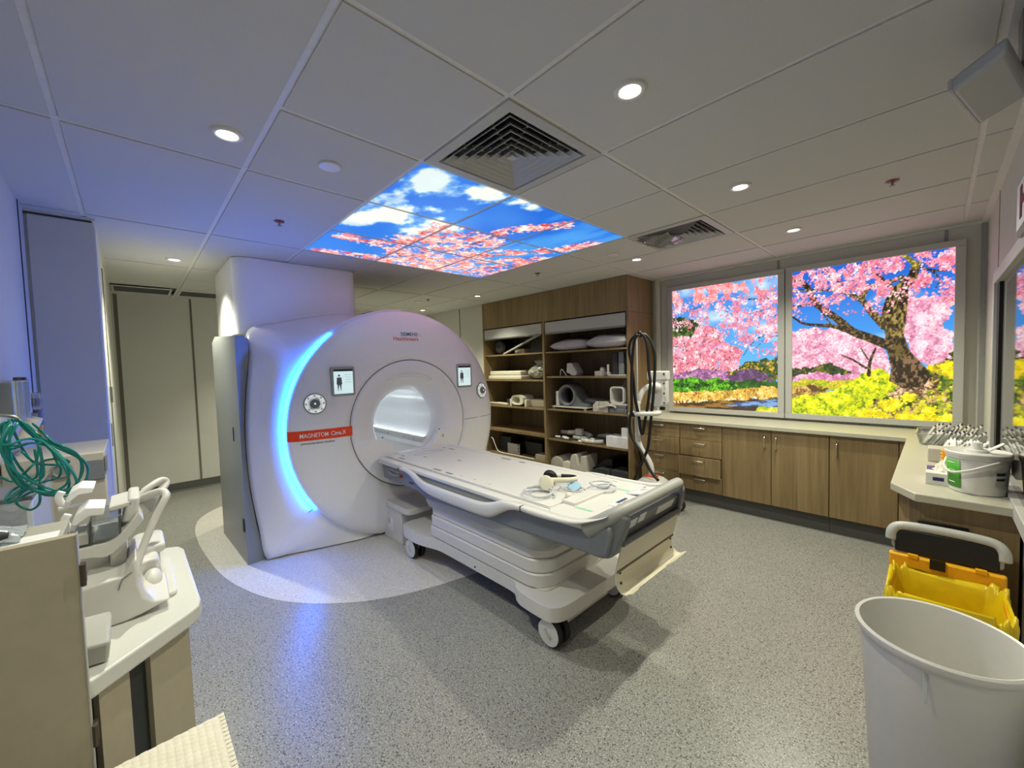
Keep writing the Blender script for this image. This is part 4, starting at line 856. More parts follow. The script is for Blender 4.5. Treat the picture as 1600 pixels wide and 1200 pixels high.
# ------------------------------------------------------------------ worktop and cabinets under the light boxes
wt = tag(obj('worktop', MB().prism([(-0.66,3.05),(1.53,3.05),(1.53,1.56),(1.615,1.415),(1.915,1.405),(1.915,3.596),(-0.66,3.596)], 0.826, 0.862), 'worktop', bevel=0.004), 'pale L-shaped worktop running under the light boxes and along the right wall', 'worktop')
FY = 3.08
def bar_pull(par, p0, p1, out):
    p0, p1, out = Vector(p0), Vector(p1), Vector(out); d = (p1-p0).normalized()*0.006
    obj('handle', MB().tube([tuple(q) for q in (p0, p0+out*0.8, p0+out+d, p1+out-d, p1+out*0.8, p1)], 0.0058, 8), 'chrome', par, sm='all')
def kick(x0, x1, t): obj('kickboard', MB().box(x0, FY+0.055, 0.0, x1, FY+0.07, 0.142), 'cove', t)
def drawer_unit(x0, x1, outs, label):
    t = thing('drawer_unit', ((x0+x1)/2, 3.33, 0), label, 'drawers', 'oak drawer units under the worktop')
    m = MB().box(x0, FY+0.02, 0.142, x0+0.016, 3.58, 0.826).box(x1-0.016, FY+0.02, 0.142, x1, 3.58, 0.826).box(x0+0.016, FY+0.02, 0.142, x1-0.016, 3.58, 0.158).box(x0+0.016, 3.56, 0.158, x1-0.016, 3.58, 0.826)
    obj('carcass', m, 'oak_dark', t); kick(x0, x1, t)
    zs = [0.822, 0.665, 0.497, 0.305, 0.145]
    for k in range(4):
        o = outs[k]; f = FY-o
        d = obj('drawer', MB().box(x0+0.002, f, zs[k+1]+0.002, x1-0.002, f+0.018, zs[k]-0.002), 'oak', t, bevel=0.001)
        if o: obj('drawer_box', MB().box(x0+0.02, f+0.018, zs[k+1]+0.02, x1-0.02, f+0.45, zs[k]-0.03), 'white_plastic', d)
        xc = (x0+x1)/2; z = zs[k]-0.035
        bar_pull(d, (xc-0.055, f, z), (xc+0.055, f, z), (0,-0.030,0))
drawer_unit(-0.60, -0.165, (0.0,0.018,0.0,0.0), 'oak four-drawer unit beside the shelving, half behind the wheeled stand')
drawer_unit(-0.162, 0.248, (0.0,0.006,0.045,0.0), 'oak four-drawer unit with its third drawer left slightly open')
def cupboard(x0, x1, doors, label):
    t = thing('base_cabinet', ((x0+x1)/2, 3.33, 0), label, 'cabinet', 'oak cupboards under the worktop')
    obj('carcass', MB().box(x0, FY+0.02, 0.142, x1, 3.58, 0.824), 'oak_dark', t); kick(x0, x1, t)
    for a, b, hx in doors:
        d = obj('door', MB().box(a+0.0015, FY, 0.145, b-0.0015, FY+0.018, 0.822), 'oak', t, bevel=0.001)
        if hx: bar_pull(d, (hx, FY, 0.665), (hx, FY, 0.765), (0,-0.030,0))
cupboard(0.250, 1.074, ((0.250,0.662,0.615),(0.664,1.074,0.705)), 'oak double-door cupboard with two paired bar handles')
cupboard(1.077, 1.556, ((1.077,1.487,1.125),(1.489,1.556,None)), 'oak single-door cupboard next to the corner of the worktop')
t = thing('corner_cabinet', (1.74, 2.2, 0), 'oak cabinet with an angled corner below the right-hand worktop', 'cabinet')
obj('carcass', MB().prism([(1.558,3.05),(1.558,1.60),(1.632,1.475),(1.91,1.465),(1.91,3.05)], 0.0, 0.826), 'oak', t, bevel=0.002)
obj('corner_strip', MB().prism([(1.5575,1.601),(1.6325,1.474),(1.634,1.4745),(1.559,1.6015)], 0.0, 0.8255), 'oak_dark', t)
g = obj('vent_grille', MB().box(1.625, 1.455, 0.672, 1.775, 1.467, 0.735), 'black', t, bevel=0.003)
for k in range(12): obj('grille_rib', MB().box(1.634+0.0115*k, 1.452, 0.680, 1.637+0.0115*k, 1.456, 0.728), 'charcoal', g)

# ------------------------------------------------------------------ shelving
t = thing('shelving_unit', (-1.96, 3.28, 0), 'tall oak built-in shelving unit with two open bays', 'shelves')
YF, YB = 3.00, 3.57
obj('fascia', MB().box(-3.238, YF-0.002, 2.045, -0.700, YF+0.018, H-0.003), 'oak', t)
sp = obj('side_panel', MB().box(-0.718, YF, 0.0, -0.698, YB, H-0.003), 'oak', t); obj('panel_joint', MB().box(-0.6985, YF+0.002, 2.038, -0.6965, YB, 2.042), 'seam_dark', sp)
obj('side_panel', MB().box(-3.238, YF, 0.0, -3.218, YB, 2.045), 'oak', t)
obj('divider', MB().box(-1.985, YF-0.004, 0.0, -1.950, YB, 2.045), 'oak', t)
obj('back_panel', MB().box(-3.218, YB-0.012, 0.0, -0.718, YB, 2.045), 'oak_dark', t)
obj('top_panel', MB().box(-3.218, YF+0.02, 2.045, -0.718, YB, 2.06), 'oak_dark', t)
SL, SR = (1.640, 1.262, 0.868, 0.510, 0.135), (1.640, 1.312, 0.876, 0.478, 0.100)
for a, b, S in ((-3.218,-1.985,SL),(-1.950,-0.718,SR)):
    for k, z in enumerate(S):
        th = 0.02 if k < 3 else (0.036 if S is SL else 0.022); obj('shelf', MB().box(a, YF+0.012, z-th, b, YB-0.012, z), 'oak', t, bevel=0.001)
    obj('plinth', MB().box(a, YF+0.03, 0.0, b, YF+0.045, S[4]-0.036), 'oak_dark', t)
    s = obj('roller_shutter', MB().box(a+0.012, YF+0.004, 1.885, b-0.016, YF+0.05, 2.030), 'grey_light', t, bevel=0.004)
    obj('shutter_bar', MB().box(a+0.012, YF-0.002, 1.868, b-0.016, YF+0.030, 1.888), 'steel', s, bevel=0.003)
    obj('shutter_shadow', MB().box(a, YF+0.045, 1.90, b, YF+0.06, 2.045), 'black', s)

def cushion(name, cx, cy, z, w, d, h, m, label, cat, rz=0.0, group=None, wob=0.02, seed=0, pinch=1.0):
    rnd = random.Random(seed); n = 14; top, bot = [], []; ph = [rnd.uniform(0, 6) for _ in range(6)]
    for i in range(n+1):
        ra, rb = [], []
        for j in range(n+1):
            u, v = 2*i/n-1, 2*j/n-1; e = (max(0, 1-abs(u)**2.6)*max(0, 1-abs(v)**2.6))**0.42; ins = 1-0.05*pinch*(u*u*v*v < 0.5)*(abs(u) > 0.9 or abs(v) > 0.9)
            x, y = u*w/2*ins, v*d/2*ins; q = 1+wob*8*math.sin(3*u+ph[0]+2*v)*math.sin(4*v+ph[1])*0.3
            c, s = math.cos(rz), math.sin(rz); X, Y = cx+x*c-y*s, cy+x*s+y*c
            ra.append((X, Y, z+h*0.42+h*0.58*e*q)); rb.append((X, Y, z+h*0.42-h*0.42*e))
        top.append(ra); bot.append(rb)
    m_ = MB().grid(top); m_.grid([list(reversed(r)) for r in bot])
    o = obj(name, m_, m, sm='all'); tag(o, label, cat, group); return o
# right bay
cushion('pillow', -1.60, 3.24, 1.640, 0.60, 0.40, 0.155, 'fabric', 'white pillow lying on the top shelf of the right bay, left one', 'pillow', 0.05, 'pillows on the top shelf', wob=0.05, seed=1)
cushion('pillow', -1.02, 3.24, 1.640, 0.58, 0.42, 0.175, 'fabric', 'creased white pillow at the right end of the top shelf', 'pillow', -0.06, 'pillows on the top shelf', wob=0.05, seed=4)
def foam_block(name, prof, x0, x1, label, m='foam', axis='y', cat='positioning pad', y0=None, y1=None, group=None):
    o = obj(name, MB().prism(prof, x0, x1, axis), m, bevel=0.006, seg=2); return tag(o, label, cat, group)
# second shelf right
z = SR[1]
t = thing('coil_holder', (-1.63, 3.2, z), 'small white angled plastic coil holder with a wire foot on the second shelf', 'coil holder')
obj('shell', MB().prism([(-1.71,z+0.04),(-1.70,z+0.17),(-1.62,z+0.175),(-1.53,z+0.05),(-1.55,z+0.0),(-1.62,z+0.0),(-1.66,z+0.03)], 3.15, 3.30, 'y'), 'white_plastic', t, bevel=0.012)
obj('foot_wire', MB().tube(smooth([(-1.79,3.13,z+0.004),(-1.785,3.13,z+0.07),(-1.755,3.13,z+0.085),(-1.71,3.14,z+0.02),(-1.69,3.14,z+0.004)], 5), 0.007, 8), 'white_plastic', t, sm='all')
t = thing('small_box_set', (-1.15, 3.2, z), 'small open carton with white sachets on the second shelf', 'carton')
obj('carton', MB().box(-1.24, 3.12, z, -1.13, 3.25, z+0.06), 'white_plastic', t, bevel=0.004); obj('sachets', MB().prism([(-1.19,z+0.06),(-1.13,z+0.06),(-1.14,z+0.10),(-1.17,z+0.11)], 3.15, 3.22, 'y'), 'paper', t, bevel=0.006)
tag(obj('flat_carton', MB().box(-1.12, 3.14, z, -1.03, 3.27, z+0.045), 'grey_light', bevel=0.004), 'flat grey carton right of the sachet carton', 'carton')
t = thing('binder_stand', (-0.88, 3.2, z), 'dark binder rack with a white front edge at the right end of the second shelf', 'rack')
obj('rack_edge', MB().box(-1.02, 3.06, z, -1.005, 3.09, z+0.14), 'white_plastic', t, bevel=0.003); obj('rack_base', MB().box(-1.02, 3.06, z, -0.735, 3.40, z+0.02), 'grey_light', t, bevel=0.003)
for k in range(3): obj('binder', MB().box(-0.985+0.085*k, 3.12, z+0.02, -0.915+0.085*k, 3.38, z+0.27+0.01*k), ('charcoal','slate','black')[k], t, bevel=0.004)
# third shelf right: knee coil, wedge, box coil
z = SR[2]
t = thing('knee_coil', (-1.58, 3.25, z), 'grey ring-shaped knee coil on a low white tray', 'MRI coil')
b = obj('tray', MB().box(-1.90, 3.06, z+0.022, -1.34, 3.46, z+0.042), 'white_plastic', t, bevel=0.005)
for x in (-1.885, -1.375):
    for y in (3.07, 3.42): obj('foot', MB().box(x, y, z, x+0.02, y+0.03, z+0.024), 'white_plastic', t)
c0 = (-1.665, 0, z+0.185); rows = []
for y, r in ((3.09,0.118),(3.08,0.126),(3.085,0.138),(3.12,0.145),(3.30,0.145),(3.33,0.135),(3.33,0.115),(3.12,0.105),(3.09,0.112)):
    rows.append([(c0[0]+r*math.cos(2*PI*j/40), y, c0[2]+r*math.sin(2*PI*j/40)) for j in range(40)])
cr = obj('coil_ring', MB().ring(rows+[rows[0]], True, False, False), 'grey_plastic', t, sm='all'); obj('ring_liner', MB().lathe([(0.112,3.10),(0.112,3.32)], (c0[0],0,c0[2]), 'y', 36, False, False), 'charcoal', cr)
obj('end_block', MB().box(-1.85, 3.085, z+0.042, -1.79, 3.28, z+0.235), 'white_plastic', t, bevel=0.012)
obj('cradle', MB().prism([(-1.80,z+0.042),(-1.34,z+0.042),(-1.34,z+0.075),(-1.46,z+0.095),(-1.53,z+0.20),(-1.60,z+0.05)], 3.11, 3.36, 'y'), 'grey_plastic', t, bevel=0.012)
obj('wing', MB().prism([(-1.50,z+0.075),(-1.27,z+0.09),(-1.27,z+0.13),(-1.45,z+0.145)], 3.22, 3.40, 'y'), 'slate', t, bevel=0.012)
foam_block('foam_wedge', [(-1.235,z),(-1.235,z+0.08),(-1.19,z+0.125),(-1.165,z+0.125),(-1.165,z+0.06),(-1.15,z+0.06),(-1.13,z+0.125),(-1.02,z+0.125),(-1.02,z)], 3.06, 3.32, 'white notched foam pad right of the knee coil')
t = thing('box_coil', (-0.89, 3.24, z), 'grey open-fronted box coil on a white stand at the shelf end', 'MRI coil')
obj('stand', MB().box(-1.00, 3.06, z+0.0, -0.76, 3.40, z+0.055), 'grey_plastic', t, bevel=0.008); obj('lid', MB().tube(smooth([(-1.13,3.05,z+0.062),(-1.06,3.05,z+0.066),(-1.02,3.05,z+0.085),(-0.93,3.05,z+0.085),(-0.90,3.05,z+0.062)], 5), 0.009, 8), 'white_plastic', t, sm='all')
obj('deck', MB().box(-1.01, 3.055, z+0.095, -0.735, 3.42, z+0.113), 'white_plastic', t, bevel=0.004); obj('pillar', MB().box(-0.97, 3.10, z+0.05, -0.80, 3.36, z+0.10), 'white_plastic', t)
m = MB(); po = rrect(-0.985, z+0.113, -0.795, z+0.315, 0.04); pi_ = rrect(-0.965, z+0.128, -0.815, z+0.296, 0.03)
rows = [[(x,3.06,zz) for x,zz in pi_],[(x,3.06,zz) for x,zz in po],[(x,3.30,zz) for x,zz in po],[(x,3.30,zz) for x,zz in pi_]]
obj('frame', m.ring(rows+[rows[0]], True, False, False), 'white_plastic', t, sm=True); obj('liner', MB().box(-0.965, 3.27, z+0.128, -0.815, 3.285, z+0.296), 'taupe', t)
obj('tapered_hood', MB().ring([[(x,3.30,zz) for x,zz in po],[( -0.885+(x+0.89)*0.7,3.42,z+0.40+(zz-z-0.21)*0.35) for x,zz in po]]), 'grey_light', t, sm=True)
# fourth shelf right: flexible coils and a white carton
z = SR[3]
tag(obj('coil_mat', MB().prism([(-1.92,3.05),(-1.58,3.03),(-1.48,3.18),(-1.85,3.22)], z, z+0.014), 'charcoal', bevel=0.004), 'dark flat flexible mat at the left of the fourth shelf', 'coil mat')
for k, (x, y) in enumerate(((-1.82,3.08),(-1.72,3.10),(-1.66,3.06))): tag(obj('pad_clip', MB().prism(rrect(x-0.04, y-0.02, x+0.04, y+0.02, 0.018), z+0.014, z+0.034), 'pure_white', bevel=0.005), ('white oval clip at the left end of the dark mat','white oval clip in the middle of the dark mat','white oval clip nearest the front edge of the dark mat')[k], 'clip', 'white clips on the mat')
def limb(name, pts, r, mats, label, cat='flexible coil'):
    t = thing(name, tuple(np.mean(pts, 0)[:2])+(min(p[2] for p in pts)-r,), label, cat, 'flexible coils on the fourth shelf'); P = smooth(pts, 6); n = len(P)//len(mats)
    for k, m in enumerate(mats):
        seg = P[k*n:(k+1)*n+1] if k < len(mats)-1 else P[k*n:]
        if len(seg) > 1: obj('segment', MB().tube(seg, r*(1.0 if k % 2 else 0.85), 10), m, t, sm='all')
limb('flexible_coil', [(-1.88,3.24,z+0.06),(-1.75,3.22,z+0.065),(-1.62,3.24,z+0.075),(-1.5,3.25,z+0.07),(-1.38,3.22,z+0.05)], 0.034, ['grey_light','cream_plastic','grey_mid','grey_light'], 'long jointed grey and cream coil lying behind the dark mat')
limb('flexible_coil', [(-1.58,3.12,z+0.035),(-1.45,3.10,z+0.035),(-1.36,3.16,z+0.035),(-1.26,3.10,z+0.035)], 0.028, ['grey_light','grey_mid','white_plastic'], 'short jointed grey coil in the middle of the fourth shelf')
limb('flexible_coil', [(-1.40,3.05,z+0.030),(-1.31,3.03,z+0.030),(-1.20,3.04,z+0.030),(-1.10,3.08,z+0.035)], 0.026, ['white_plastic','cream_plastic','white_plastic','grey_light'], 'curved white coil segment at the front of the fourth shelf')
limb('flexible_coil', [(-1.30,3.26,z+0.05),(-1.18,3.28,z+0.07),(-1.05,3.27,z+0.065),(-0.95,3.24,z+0.045)], 0.036, ['grey_mid','grey_light','grey_plastic'], 'grey jointed coil behind the white carton')
tag(obj('coil_plug', MB().box(-1.56, 3.12, z+0.062, -1.46, 3.18, z+0.150), 'grey_light', bevel=0.008), 'upright grey coil plug standing among the flexible coils', 'plug')
tag(obj('coil_pouch', MB().prism(smooth([(-1.34,3.13,0),(-1.22,3.10,0),(-1.10,3.13,0),(-1.08,3.20,0),(-1.22,3.22,0),(-1.35,3.19,0)], 4, True) and [q[:2] for q in smooth([(-1.34,3.13,0),(-1.22,3.115,0),(-1.10,3.13,0),(-1.08,3.20,0),(-1.22,3.22,0),(-1.35,3.19,0)], 4, True)], z, z+0.06), 'foam_dark', bevel=0.015, seg=3), 'dark soft pouch between the flexible coils', 'pouch')
tag(obj('plastic_joint', MB().tube([(-1.44,3.04,z+0.012),(-1.39,3.03,z+0.012)], [0.016,0.010], 8), 'pure_white', sm=True), 'tiny white connector near the shelf front edge', 'connector')
t = thing('white_carton', (-0.87, 3.15, z), 'plain white L-shaped carton at the right end of the fourth shelf', 'carton')
obj('carton', MB().box(-1.03, 3.03, z, -0.735, 3.22, z+0.125), 'pure_white', t, bevel=0.003); obj('raised_end', MB().box(-0.835, 3.05, z+0.125, -0.735, 3.22, z+0.235), 'pure_white', t, bevel=0.003)
# bottom shelf right
z = SR[4]
hp = [(-1.93,z)]+[(-1.82+0.11*math.cos(a), z+0.02+0.115*math.sin(a)) for a in [PI-PI*k/10 for k in range(11)]]+[(-1.71,z)]
foam_block('foam_roll', hp, 3.04, 3.34, 'half-round grey foam roll at the left of the bottom shelf', 'putty')
foam_block('foam_step', [(-1.70,z),(-1.70,z+0.085),(-1.67,z+0.10),(-1.60,z+0.10),(-1.575,z+0.085),(-1.575,z)], 3.02, 3.26, 'low white foam step beside the notched foam block', 'cream_plastic')
nb = [(-1.57,z),(-1.57,z+0.16),(-1.545,z+0.205),(-1.50,z+0.215),(-1.475,z+0.205),(-1.46,z+0.13),(-1.44,z+0.085),(-1.415,z+0.10),(-1.40,z+0.20),(-1.33,z+0.215),(-1.33,z)]
foam_block('notched_foam', nb, 3.02, 3.28, 'white foam block with a deep V notch on the bottom shelf')
foam_block('dark_wedge', [(-1.31,z),(-1.31,z+0.05),(-1.10,z+0.20),(-1.02,z+0.20),(-1.02,z)], 3.14, 3.46, 'dark foam wedge leaning at the back of the bottom shelf', 'black')
foam_block('dark_cushion', [(-1.26,z),(-1.26,z+0.045),(-1.12,z+0.105),(-1.00,z+0.095),(-0.985,z+0.05),(-0.985,z)], 3.02, 3.13, 'low black cushion with a small white tag at the shelf front', 'charcoal')
tag(obj('foam_slab', MB().box(-0.965, 3.02, z, -0.735, 3.25, z+0.105), 'foam_dark', bevel=0.008), 'dark grey foam slab in the right corner of the bottom shelf', 'positioning pad')
# left bay
z = SL[0]
t = thing('round_fan', (-2.98, 3.25, z), 'dark round drum-shaped device on the top left shelf', 'device')
obj('drum', MB().lathe([(0.02,3.12),(0.10,3.12),(0.118,3.135),(0.118,3.34),(0.10,3.36)], (-2.99,0,z+0.119), 'y', 36), 'black', t, sm=True); obj('face_disc', MB().lathe([(0.0,3.117),(0.085,3.117),(0.085,3.122)], (-2.99,0,z+0.119), 'y', 32), 'charcoal', t, sm=True)
tag(obj('wall_rail', MB().obox((-2.50,3.10,z+0.128), (0.365,0,0.120), (0,0.02,0), (-0.003,0,0.010)), 'grey_light', bevel=0.002), 'long grey bar leaning diagonally across the top left shelf', 'bar')
tag(obj('device_box', MB().box(-2.36, 3.16, z, -2.02, 3.42, z+0.20), 'black', bevel=0.01), 'black equipment case behind the leaning bar', 'case')
tag(obj('small_carton', MB().box(-2.70, 3.17, z, -2.50, 3.36, z+0.075), 'taupe', bevel=0.003), 'low taupe carton under the leaning bar', 'carton')
z = SL[1]
tag(obj('mattress_pad', MB().box(-3.20, 3.05, z, -2.46, 3.40, z+0.062), 'cream_plastic', bevel=0.018, seg=3), 'lower cream mattress pad of the stack on the second left shelf', 'pad', 'cream pads on the second left shelf')
tag(obj('mattress_pad', MB().box(-3.17, 3.06, z+0.063, -2.48, 3.40, z+0.130), 'cream_plastic', bevel=0.018, seg=3), 'upper cream mattress pad of the stack on the second left shelf', 'pad', 'cream pads on the second left shelf')
# crumpled bag
rnd = random.Random(5); rows = []
for i in range(15):
    tt = i/14; row = []
    for j in range(22):
        a = 2*PI*j/22; r = (math.sin(PI*min(1, tt*1.25))**0.6 if tt < 0.72 else 0.42-(tt-0.72)*0.9+0.25*(tt > 0.9))*(1+0.22*rnd.uniform(-1, 1))
        r = max(0.06, r)
        row.append((-2.235+0.185*r*math.cos(a), 3.22+0.13*r*math.sin(a), z+0.002+0.27*tt*(1+0.05*rnd.uniform(-1, 1))))
    rows.append(row)
tag(obj('plastic_bag', MB().ring(rows), mat('bag_film', (196,198,182), 0.22, var=0.25, scale=30, trans=0.25), sm=False), 'tied crumpled clear plastic bag beside the cream pads', 'bag')
z = SL[2]
t = thing('wrist_coil', (-2.56, 3.15, z), 'cream open ring wrist coil held between two small stands', 'MRI coil')
m = MB(); rows = []
for x, s in ((-2.73,1.0),(-2.70,1.06),(-2.55,1.0),(-2.43,0.75)):
    rows.append([(x+0.10*0, 3.08+0.0+(yy)*1.0*s+0.06, z+0.088+zz*s) for yy, zz in [(0.075*math.cos(2*PI*j/24), 0.070*math.sin(2*PI*j/24)) for j in range(24)]])
inner = [[(x, 3.14+(y-3.14)*0.72, z+0.088+(zz-z-0.088)*0.72) for x, y, zz in r] for r in rows]
m = MB(); po = [(-2.57+0.125*math.copysign(abs(math.cos(a))**0.7, math.cos(a)), z+0.095+0.072*math.copysign(abs(math.sin(a))**0.7, math.sin(a))) for a in [2*PI*j/32 for j in range(32)]]
pi_ = [(-2.60+(x+2.57)*0.62, z+0.092+(zz-z-0.095)*0.66) for x, zz in po]
rows = [[(x,3.07,zz) for x,zz in pi_],[(x,3.06,zz) for x,zz in po],[(x+0.03,3.26,zz) for x,zz in po],[(x+0.03,3.26,zz) for x,zz in pi_]]
obj('coil_ring', m.ring(rows+[rows[0]], True, False, False), 'cream_plastic', t, sm=True)
for x in (-2.725, -2.415): obj('stand', MB().box(x, 3.055, z, x+0.045, 3.20, z+0.105), 'cream_plastic', t, bevel=0.008)
tag(obj('base_block', MB().box(-2.38, 3.14, z, -2.02, 3.46, z+0.115), 'taupe', bevel=0.012), 'taupe coil base block right of the cream ring coil', 'block')
tag(obj('flat_coil', MB().box(-3.02, 3.26, z, -2.66, 3.48, z+0.085), 'grey_plastic', bevel=0.01), 'dark flat coil case behind the cream ring coil', 'case')
limb('flexible_coil', [(-3.21,3.10,z+0.022),(-3.08,3.09,z+0.024),(-2.96,3.10,z+0.022),(-2.80,3.09,z+0.018)], 0.020, ['cream_plastic','cream_plastic'], 'thin cream flexible coil at the left of the third left shelf')
z = SL[4]
t = thing('power_box', (-2.73, 3.2, z), 'silver power supply box with three switches on the bottom left shelf', 'device')
obj('case', MB().box(-2.86, 3.12, z, -2.60, 3.36, z+0.155), 'black', t); obj('face_plate', MB().box(-2.86, 3.112, z, -2.60, 3.121, z+0.155), 'grey_light', t, bevel=0.002)
for k in range(3): obj('switch', MB().box(-2.635, 3.108, z+0.035+0.045*k, -2.615, 3.113, z+0.060+0.045*k), 'ink', t)
tag(obj('black_unit', MB().box(-2.58, 3.20, z, -2.22, 3.42, z+0.20), 'black', bevel=0.01), 'black rack unit behind the silver power box', 'device')
tag(obj('dark_unit', MB().box(-3.15, 3.22, z, -2.90, 3.44, z+0.22), 'charcoal', bevel=0.01), 'dark equipment stack at the far left of the bottom shelf', 'device')
tag(obj('low_carton', MB().box(-2.22, 3.05, z, -2.0, 3.20, z+0.075), 'taupe', bevel=0.003), 'low brown carton at the right of the bottom left shelf', 'carton')
tag(obj('power_cable', MB().tube(smooth([(-3.19,3.06,z+0.21),(-3.12,3.04,z+0.20),(-3.06,3.03,z+0.12),(-3.0,3.03,z+0.03),(-2.9,3.03,z+0.008),(-2.7,3.04,z+0.006),(-2.45,3.04,z+0.006),(-2.23,3.04,z+0.006)], 6), 0.006, 8), 'pure_white', sm='all'), 'white cable curling over the bottom left shelf', 'cable')

# ------------------------------------------------------------------ wheeled stand with hanging black leads
t = thing('monitor_stand', (-0.27, 2.62, 0), 'white wheeled monitor stand hung with black cables in front of the drawers', 'stand')
hb = [(-0.47,0.10),(-0.435,0.20),(-0.37,0.285),(-0.31,0.335),(-0.25,0.348),(-0.17,0.345),(-0.11,0.31),(-0.06,0.24),(-0.035,0.16),(-0.03,0.10)]
rows = []
for y, k in ((2.48,0.70),(2.50,0.90),(2.56,1.0),(2.68,1.0),(2.74,0.9),(2.76,0.7)): rows.append([(-0.25+(x+0.25)*(0.9+0.1*k), y, 0.10+(zz-0.10)*k) for x, zz in hb])
bs = obj('base_hood', MB().ring(rows), 'white_plastic', t, sm=True, bevel=0.008)
obj('emblem', MB().box(-0.318,2.474,0.205,-0.312,2.482,0.265).box(-0.293,2.474,0.205,-0.287,2.482,0.265).box(-0.335,2.474,0.232,-0.270,2.482,0.238).box(-0.330,2.474,0.210,-0.300,2.482,0.216).box(-0.305,2.474,0.254,-0.275,2.482,0.260), 'ink', bs)
for x, y in ((-0.05,2.80),(-0.46,2.80),(-0.05,2.44),(-0.46,2.44)):
    leg = obj('leg', MB().tube([(-0.25,2.62,0.13),(x*0.9-0.25*0.1,y*0.9+2.62*0.1,0.125),(x,y,0.12)], [0.045,0.036,0.03], 10), 'white_plastic', t, sm=True)
    obj('orange_ring', MB().lathe([(0.034,0.095),(0.034,0.118)], (x,y,0), n=18), 'orange', leg, sm=True)
    w = obj('castor', MB().lathe([(0.034,-0.030),(0.052,-0.028),(0.055,-0.02),(0.055,0.02),(0.052,0.028),(0.034,0.030)], (x,y,0.055), 'y', 28), 'rubber', leg, sm=True)
    for s in (-1, 1): obj('wheel_disc', MB().lathe([(0.042,0.029*s),(0.040,0.033*s),(0.001,0.034*s)], (x,y,0.055), 'y', 24, False, True), 'white_plastic', leg, sm=True)
obj('orange_collar', MB().prism(rrect(-0.285, 2.565, -0.175, 2.645, 0.02), 0.345, 0.362), 'orange', t, sm=True)
obj('pole', MB().tube(smooth([(-0.232,2.60,0.36),(-0.236,2.60,0.44),(-0.27,2.60,0.515),(-0.335,2.60,0.602),(-0.368,2.60,0.690),(-0.374,2.60,0.80),(-0.372,2.60,0.95),(-0.372,2.60,1.08)], 6), 0.028, 14), 'white_plastic', t, sm='all')
obj('mast', MB().cyl((-0.372,2.60,1.06), (-0.368,2.60,1.735), 0.009, n=10), 'grey_light', t, sm=True)
obj('hook', MB().tube(smooth([(-0.368,2.60,1.730),(-0.33,2.585,1.742),(-0.28,2.58,1.735),(-0.26,2.58,1.715)], 5), 0.006, 8), 'chrome', t, sm='all')
rr = [(-0.298+0.150*math.cos(a), 2.60+0.085*math.sin(a), 0.965+0.012*math.cos(a)) for a in [2*PI*k/40 for k in range(40)]]
obj('ring_handle', MB().tube(rr, 0.022, 12, True), 'white_plastic', t, sm='all'); obj('clamp_knob', MB().ellipsoid((-0.362,2.512,0.955), 0.022, 0.018, 0.022), 'black', t, sm='all')
obj('arm', MB().tube(smooth([(-0.365,2.61,1.05),(-0.355,2.62,1.12),(-0.33,2.65,1.19),(-0.29,2.69,1.225),(-0.25,2.73,1.23)], 5), [0.022]*4+[0.026]*17, 12), 'white_plastic', t, sm='all')
mh = obj('monitor_head', MB().box(-0.345, 2.745, 1.285, -0.135, 2.82, 1.374), 'white_plastic', t, bevel=0.010, seg=3)
obj('monitor_back', MB().prism([(-0.335,1.29),(-0.145,1.29),(-0.142,1.07),(-0.165,1.03),(-0.225,1.012),(-0.30,1.02),(-0.335,1.06)], 2.755, 2.815, 'y'), 'white_plastic', mh, bevel=0.014, seg=3)
obj('pivot_dome', MB().ellipsoid((-0.262,2.745,1.215), 0.07, 0.035, 0.05), 'white_plastic', mh, sm='all')
for zz in (1.345, 1.25, 1.155, 1.06): obj('back_screw', MB().lathe([(0.009,0),(0.009,-0.004)], (-0.165,2.746,zz), 'y', 10), 'ink', mh)
obj('foot_plug', MB().box(-0.225, 2.77, 0.985, -0.18, 2.80, 1.016), 'black', mh)
CA = [(-0.31,1.752),(-0.394,1.683),(-0.417,1.583),(-0.391,1.444),(-0.373,1.285),(-0.361,1.128),(-0.323,0.94),(-0.305,0.803),(-0.285,0.773),(-0.263,0.882),(-0.235,1.008),(-0.198,1.256),(-0.21,1.379),(-0.22,1.593),(-0.244,1.698),(-0.284,1.744)]
CB = [(-0.322,1.716),(-0.274,1.737),(-0.216,1.684),(-0.178,1.591),(-0.167,1.499),(-0.175,1.317),(-0.191,1.132),(-0.213,0.946),(-0.243,0.693),(-0.265,0.596),(-0.342,0.425),(-0.43,0.234),(-0.46,0.16)]
CC = [(-0.30,1.735),(-0.341,1.661),(-0.366,1.443),(-0.376,1.255),(-0.38,1.002),(-0.403,0.905),(-0.398,0.777),(-0.351,0.687),(-0.284,0.6),(-0.238,0.513),(-0.187,0.428),(-0.111,0.349)]
obj('black_lead', MB().tube(smooth([(x,2.535,zz) for x,zz in CA], 5, True), 0.0145, 8, True), 'black', t, sm='all')
obj('black_lead', MB().tube(smooth([(x,2.575,zz) for x,zz in CB], 5), 0.0145, 8), 'black', t, sm='all')
obj('black_lead', MB().tube(smooth([(x,2.500,zz) for x,zz in CC], 5), 0.0145, 8), 'black', t, sm='all')

